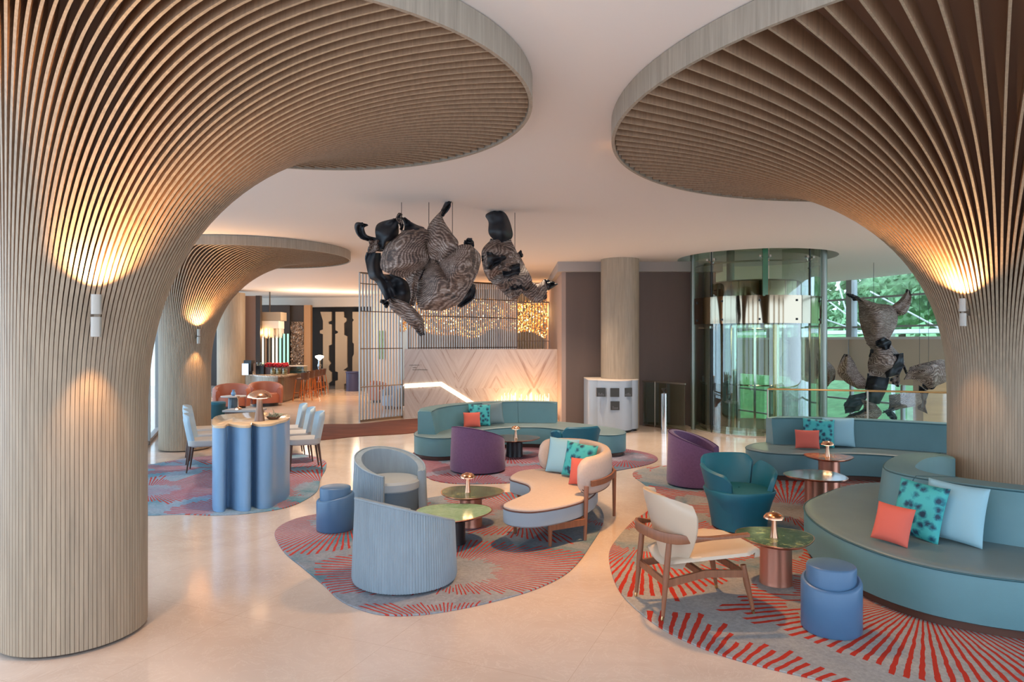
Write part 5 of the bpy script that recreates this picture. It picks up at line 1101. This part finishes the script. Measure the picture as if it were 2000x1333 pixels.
# ------------------------------------------------------------ bar and lounge at the far left
def bar():
    pts = [P(478, 776).xy, P(505, 785).xy, P(540, 788).xy, P(560, 785).xy, P(580, 778).xy, P(601, 768).xy]
    pts = [Vector(p) for p in pts] ; back = [Vector((pts[-1].x - 0.35, pts[-1].y + 0.5)), Vector((pts[-2].x - 0.35, pts[-2].y + 0.55)), Vector((-7.9, 22.2)), Vector((-8.7, 22.3)), Vector((pts[0].x + 0.1, pts[0].y + 0.55))]
    c = Vector((-7.2, 21.8)); o = [(p.x - c.x, p.y - c.y) for p in resample(cr(pts, 8), 60) + back]
    t_ = thing('bar_counter', 'curved bronze bar counter with speckled stone top', 'counter', (c.x, c.y, 0)); zt = 0.83
    n_ = len(o)
    MB().prism(o, [(0.04, 0.0), (0.04, 0.05)]).build('kick_plate', M['bronze'], t_)
    MB().prism(o, [(0.0, 0.05), (0.0, zt - 0.04)]).build('front', M['counter'], t_, ang=40)
    MB().prism(o, [(-0.05, zt - 0.04), (-0.05, zt)]).build('worktop', M['countertop'], t_, ang=40)
    return zt
ZBAR = bar()
def bar_stool(label, loc, rz):
    t_ = thing('bar_stool', label, 'stool', (loc[0], loc[1], 0), rz, 'copper-legged bar stools at the bar')
    for (sx, sy) in ((1, 1), (1, -1), (-1, 1), (-1, -1)): MB().tube([(sx * 0.21, sy * 0.21, 0), (sx * 0.14, sy * 0.14, 0.68)], 0.016, 8).build('leg', M['copperleg'], t_)
    MB().tube([(0.19, 0.19, 0.25), (-0.19, 0.19, 0.25), (-0.19, -0.19, 0.25), (0.19, -0.19, 0.25)], 0.012, 6, closed=True).build('footrest', M['copperleg'], t_)
    MB().lathe([(0.01, 0.66), (0.19, 0.665), (0.205, 0.69), (0.19, 0.72), (0.01, 0.73)], 24).build('seat', M['darkwood'], t_)
    g = MB(); rows = []
    for k in range(15): a = math.radians(115 + 130 * k / 14); rows.append([(0.20 * math.cos(a), 0.20 * math.sin(a), 0.70), (0.225 * math.cos(a), 0.225 * math.sin(a), 0.90), (0.20 * math.cos(a), 0.20 * math.sin(a), 0.90), (0.18 * math.cos(a), 0.18 * math.sin(a), 0.70)])
    g.grid(rows, closed_u=True).build('backrest', M['darkwood'], t_)
    return t_
bs = None
for (x_, y_, lb) in ((586, 783, 'copper-legged bar stool nearest the camera at the bar'), (597, 777.5, 'copper-legged bar stool, second from the near end of the bar'), (607, 774, 'copper-legged bar stool, middle one of the row'), (614, 771, 'copper-legged bar stool, fourth along the bar'), (620, 768.5, 'copper-legged bar stool at the far end of the bar')):
    q = P(x_ + 5, y_); 
    if bs is None: bs = bar_stool(lb, (q.x, q.y), math.radians(-20))
    else: dup(bs, (q.x, q.y, 0), math.radians(160), lb)
bs.rotation_euler[2] = math.radians(160)
def on(name, label, cat, x_, y_, d, z, grp=None):
    return thing(name, label, cat, ((x_ - CX) / F * d, d, z), 0, grp)
t_ = on('flower_box', 'dark planter of red flowers standing on the bar', 'planter', 541, 712, 22.15, ZBAR)
MB().box(-0.38, 0.38, -0.12, 0.12, 0, 0.22).build('box', M['darkwood'], t_, smooth=False); g = MB(); rnd = random.Random(3)
for k in range(120): g.lathe([(0.001, 0.0), (0.03, 0.015), (0.035, 0.035), (0.001, 0.05)], 6, (0, 0)).v[-24:] ; n0 = 24; dx, dy, dz = rnd.uniform(-0.36, 0.36), rnd.uniform(-0.12, 0.12), rnd.uniform(0.2, 0.33); g.v[-24:] = [(p[0] + dx, p[1] + dy, p[2] + dz) for p in g.v[-24:]]
tag(g.build('flowers', M['redflower'], t_), kind='stuff')
for k, (x_, s_) in enumerate(((536, 1.0), (547, 1.0), (559, 0.95))):
    t_ = on('glass_vase', ['clear glass jar on the bar, left of three', 'clear glass jar on the bar, middle of three', 'clear glass jar on the bar, right of three'][k], 'jar', x_ - 3, 730, 21.75, ZBAR, 'glass jars on the bar')
    MB().lathe([(0.07, 0.0), (0.085, 0.03), (0.085, 0.16), (0.06, 0.2), (0.055, 0.2), (0.078, 0.155), (0.078, 0.035), (0.01, 0.01)], 20).build('glass', M['glassgreen'], t_)
    MB().lathe([(0.01, 0.015), (0.074, 0.02), (0.074, 0.11), (0.01, 0.12)], 16).build('contents', M['tanwood'], t_)
for k, x_ in enumerate((505, 513)):
    t_ = on('coffee_grinder', ['black coffee grinder on the bar, left one', 'black coffee grinder on the bar, right one'][k], 'grinder', x_, 730, 22.0, ZBAR)
    MB().box(-0.06, 0.06, -0.08, 0.08, 0, 0.28).build('body', M['black'], t_, smooth=False); MB().lathe([(0.03, 0.28), (0.06, 0.34), (0.06, 0.38), (0.01, 0.39)], 16).build('hopper', M['glassgreen'], t_)
t_ = on('coffee_machine', 'silver coffee machine with black top at the left end of the bar', 'coffee machine', 485, 735, 21.6, ZBAR + 0.0)
MB().box(-0.14, 0.06, -0.15, 0.2, 0, 0.36).build('body', M['steel'], t_, smooth=False); MB().box(-0.1, 0.14, -0.12, 0.18, 0.36, 0.46).box(0.06, 0.12, -0.1, 0.1, 0.12, 0.36).build('top', M['black'], t_, smooth=False)
t_ = on('display_case', 'small lit glass display case on the bar', 'display case', 576, 715, 22.7, ZBAR)
MB().box(-0.35, 0.35, -0.2, 0.2, 0, 0.22).build('glass', M['glassgreen'], t_, smooth=False); MB().box(-0.36, 0.36, -0.21, 0.21, 0.22, 0.25).build('lid', M['chairseat'], t_, smooth=False)
MB().box(-0.3, 0.3, -0.15, 0.15, 0.0, 0.08).build('contents', M['dkteal'], t_, smooth=False)
# lit columns, fringe lamp, relief, panels on the far wall of the bar
D = 26.5
t_ = on('backbar_cabinet', 'tall back bar with pale and green lit vertical strips', 'cabinet', 542, 740, D, 0)
MB().box(-0.70, 0.46, 0.05, 0.4, 0, 3.3).build('carcass', M['darkwall'], t_, smooth=False)
for k, (x_, mt) in enumerate(((513, 'palestrip'), (519, 'orangewall'), (526, 'tan'), (533, 'palestrip'), (540, 'palestrip'), (547, 'greenstrip'), (554.5, 'greenstrip'), (562, 'greenstrip'))):
    xx = (x_ - 542) / F * D; MB().box(xx - 0.028, xx + 0.028, 0.0, 0.06, 1.0, 2.18).build('lit_strip', M[mt], t_, smooth=False)
t_ = on('fringe_chandelier', 'pale fringed chandelier hanging above the bar', 'chandelier', 527, 650, 24.6, 0)
MB().box(-0.42, 0.42, -0.3, 0.3, 2.35, 2.62).build('box_shade', M['fringe'], t_, smooth=False); MB().box(-0.02, 0.02, -0.02, 0.02, 2.93, 3.67).build('hanging_rod', M['bronze'], t_, smooth=False); g = MB(); rnd = random.Random(8)
for k in range(240): x_ = rnd.uniform(-0.42, 0.42); y_ = rnd.uniform(-0.3, 0.3); g.tube([(x_, y_, 2.35), (x_, y_, rnd.uniform(1.98, 2.2))], 0.007, 4)
tag(g.build('fringe', M['fringe'], t_), kind='stuff'); MB().box(-0.44, 0.5, -0.32, 0.32, 2.63, 2.93).build('upper_box', M['tan'], t_, smooth=False)
light('POINT', 'bar_fill', (-7.2, 24.0, 2.7), 45, WARM2, shadow_soft_size=0.15); light('POINT', 'bar_fill', (-5.6, 24.8, 2.7), 35, WARM2, shadow_soft_size=0.15)  # added point lights without fittings, they brighten the bar
light('POINT', 'fringe_glow', ((527 - CX) / F * 24.6, 24.3, 2.2), 10, WARM, shadow_soft_size=0.1)
t_ = on('relief_panel', 'shiny crumpled metal relief panel beside the back bar', 'wall art', 580, 740, 26.6, 0); rnd = random.Random(2); rows = []
for i in range(46): rows.append([(-0.24 + 0.5 * j / 15, rnd.uniform(-0.07, 0.05), 0.9 + 1.75 * i / 45) for j in range(16)])
MB().grid(rows).build('relief', M['mosaic'], t_, smooth=False); MB().box(-0.26, 0.24, 0.06, 0.3, 0, 3.3).build('backing', M['darkwall'], t_, smooth=False)
t_ = on('amber_panel', 'plain amber wall panel between the relief and the dark doorway', 'wall panel', 600, 740, 26.6, 0)
MB().box(-0.13, 0.13, 0, 0.25, 0, 3.3).build('panel', M['orangewall'], t_, smooth=False)
def cut_panel(label, L_, R_, d):
    pts = [(p[0], p[1]) for p in L_] + [(p[0], p[1]) for p in R_][::-1]; cx_ = sum(p[0] for p in pts) / len(pts); c = PD(cx_, 700, d)
    t_ = thing('cutout_wall_panel', label, 'wall panel', (c.x, d, 0), 0, 'khaki cut-out wall panels'); vv = [PD(480 + p[0] / 6.667, 590 + p[1] / 6.667, d) for p in pts]
    cx2 = sum(v.x for v in vv) / len(vv); t_.location = (cx2, d, 0)
    bm = bmesh.new(); f_ = [bm.verts.new((v.x - cx2, 0, max(0.0, v.z))) for v in vv]; fc = bm.faces.new(f_); r_ = bmesh.ops.extrude_face_region(bm, geom=[fc])
    bmesh.ops.translate(bm, verts=[q for q in r_['geom'] if isinstance(q, bmesh.types.BMVert)], vec=(0, 0.12, 0)); bmesh.ops.recalc_face_normals(bm, faces=bm.faces)
    me = bpy.data.meshes.new('panel'); bm.to_mesh(me); bm.free(); link('panel', me, M['tan'], t_, smooth=False)
cut_panel('khaki cut-out wall panel, leftmost of three at the back of the bar', [(970, 130), (1005, 250), (1005, 360), (965, 375), (965, 410), (1005, 420), (1005, 1140)], [(1115, 130), (1115, 245), (1075, 260), (1080, 290), (1118, 295), (1118, 555), (1080, 570), (1080, 760), (1105, 800), (1080, 840), (1080, 890), (1118, 920), (1118, 1030), (1080, 1060), (1080, 1140)], 26.8)
cut_panel('khaki cut-out wall panel, middle of three at the back of the bar', [(1168, 130), (1168, 370), (1200, 385), (1200, 405), (1165, 420), (1165, 905), (1200, 915), (1200, 1020), (1165, 1030), (1165, 1140)], [(1275, 130), (1280, 200), (1310, 215), (1310, 250), (1280, 280), (1280, 430), (1320, 450), (1320, 780), (1325, 850), (1270, 890), (1310, 900), (1320, 1060), (1280, 1070), (1280, 1140)], 26.8)
cut_panel('khaki cut-out wall panel, rightmost of three at the back of the bar', [(1390, 130), (1390, 215), (1408, 235), (1390, 260), (1390, 530), (1408, 545), (1408, 680), (1388, 720), (1388, 1140)], [(1700, 130), (1700, 1140)], 26.8)
t_ = on('blue_plinth', 'round blue-violet plinth in front of the khaki panels', 'plinth', 690, 760, 26.0, 0); MB().lathe([(0.27, 0), (0.27, 0.68), (0.29, 0.69), (0.29, 0.74), (0.01, 0.74)], 40).build('drum', M['blueplinth'], t_, ang=40)
t_ = on('figure_lamp', 'silver figure lamp with glowing white shade on a low block', 'floor lamp', 624, 757, 26.1, 0)
MB().box(-0.24, 0.2, -0.15, 0.15, 0, 0.34).build('block', M['darkwood'], t_, smooth=False)
MB().lathe([(0.1, 0.34), (0.07, 0.40), (0.045, 0.5), (0.06, 0.62), (0.075, 0.72), (0.05, 0.80), (0.07, 0.9), (0.085, 0.98), (0.05, 1.06), (0.06, 1.12), (0.04, 1.18)], 20).build('figure', M['silver'], t_)
MB().lathe([(0.05, 1.17), (0.08, 1.22), (0.15, 1.26), (0.16, 1.33), (0.05, 1.36), (0.01, 1.36)], 24).build('shade', M['whiteglow'], t_)
# items glimpsed through the slatted screen
struct('wall_backdrop', MB().box(-5.45, -3.05, 26.4, 26.6, 0, CZ).box(-5.2, -4.9, 26.35, 26.4, 1.2, 2.3, mi=1).box(-4.4, -4.0, 26.3, 26.4, 0.4, 2.75, mi=2), [M['cream'], M['leaf'], M['chairblue']])
def tubsofa(label, loc, rz, R, sx, mat, hb=0.66, name='tub_sofa'):
    t_ = thing(name, label, 'sofa' if sx > 1.1 else 'armchair', (loc[0], loc[1], 0.0), rz); rows = []; n = 60
    for i in range(n + 1):
        th = math.radians(52) + (2 * PI - math.radians(104)) * i / n; k = (1 - math.cos(th)) / 2; top = 0.44 + (hb - 0.44) * k ** 0.6; e = Vector((math.cos(th), math.sin(th) * sx, 0))
        rows.append([e * (R - 0.02) + Vector((0, 0, 0.08)), e * R + Vector((0, 0, top * 0.7)), e * (R - 0.01) + Vector((0, 0, top - 0.04)), e * (R - 0.06) + Vector((0, 0, top)), e * (R - 0.12) + Vector((0, 0, top - 0.04)), e * (R - 0.14) + Vector((0, 0, 0.08))])
    m_ = MB().grid(rows); w = 6; m_.f += [tuple(range(w)), tuple(n * w + k for k in range(w))[::-1]] + [(i * w, (i + 1) * w, (i + 1) * w + 5, i * w + 5) for i in range(n)]; m_.m += [0] * (n + 2)
    m_.build('shell', mat, t_, ang=60)
    o = [(R * 0.9 * math.cos(a), R * 0.84 * sx * math.sin(a)) for a in [2 * PI * k / 40 for k in range(40)]]
    MB().prism(o, [(0.0, 0.10), (0.0, 0.30), (0.03, 0.36), (0.08, 0.37)]).build('seat', mat, t_); MB().prism(o, [(0.06, 0.0), (0.06, 0.10)]).build('plinth', M['black'], t_)
    return t_
tubsofa('blue tub chair glimpsed through the slatted screen', PD(768, 780, 19.2).xy, math.radians(230), 0.36, 1.0, M['console'], name='small_tub_chair')
tubsofa('orange tub chair glimpsed through the slatted screen', PD(741, 775, 21.2).xy, math.radians(-30), 0.36, 1.0, M['terracotta'], name='small_tub_chair')
tubsofa('terracotta leather sofa at the far left, behind the pedestal table', P(440, 803).xy + Vector((-0.05, 0.55)), math.radians(-70), 0.46, 1.1, M['terracotta'], 0.70)
tubsofa('terracotta leather sofa right of the other, in front of the bar', P(499, 796).xy + Vector((0.1, 0.5)), math.radians(-60), 0.46, 1.1, M['terracotta'], 0.70)
q = P(456, 812); t_ = thing('pedestal_table', 'round fluted pedestal table with blue-grey top before the terracotta sofas', 'table', (q.x, q.y, 0))
MB().lathe([(0.20, 0), (0.13, 0.03), (0.12, 0.44), (0.10, 0.47)], 36, rf=lambda a: 1 + 0.05 * math.cos(12 * a)).build('pedestal', M['bluegrey'], t_, ang=60); MB().lathe([(0.29, 0.47), (0.31, 0.485), (0.30, 0.50), (0.01, 0.50)], 40).build('table_top', M['chairseat'], t_)
v_ = thing('small_vase', 'little blue striped vase on the round pedestal table', 'vase', (q.x, q.y, 0.501)); MB().lathe([(0.03, 0), (0.06, 0.04), (0.05, 0.09), (0.025, 0.12), (0.045, 0.15), (0.04, 0.15), (0.02, 0.12)], 20).build('vase_body', M['console'], v_)
q = P(421, 818); t_ = thing('round_pouf', 'dark teal velvet pouf beside the far left column', 'pouf', (q.x - 0.02, q.y + 0.1, 0)); MB().lathe([(0.20, 0), (0.21, 0.02), (0.21, 0.34)], 36).build('body', M['dkteal'], t_); MB().lathe([(0.215, 0.34), (0.22, 0.37), (0.20, 0.40), (0.01, 0.405)], 36).build('seat', M['petrol'], t_)
q = P(478, 826); t_ = thing('low_table', 'low dark table with pale stone top behind the fluted console', 'table', (q.x, q.y, 0)); MB().box(-0.42, 0.42, -0.25, 0.25, 0.27, 0.31).build('table_top', M['chairseat'], t_, smooth=False); MB().box(-0.38, 0.38, -0.2, 0.2, 0.0, 0.27).build('body', M['darkwood'], t_, smooth=False)
v_ = thing('taper_lamp', 'small copper lamp with inverted cone stem on the low table', 'table lamp', (q.x - 0.15, q.y, 0.312)); MB().lathe([(0.07, 0.0), (0.09, 0.02), (0.02, 0.05), (0.012, 0.06), (0.012, 0.22), (0.04, 0.30), (0.001, 0.30)], 20).build('stem', M['lampcopper'], v_); MB().lathe([(0.02, -0.0), (0.035, 0.012), (0.02, 0.025)], 12, (0.0, -0.09)).build('bulb', M['softbulb'], v_)
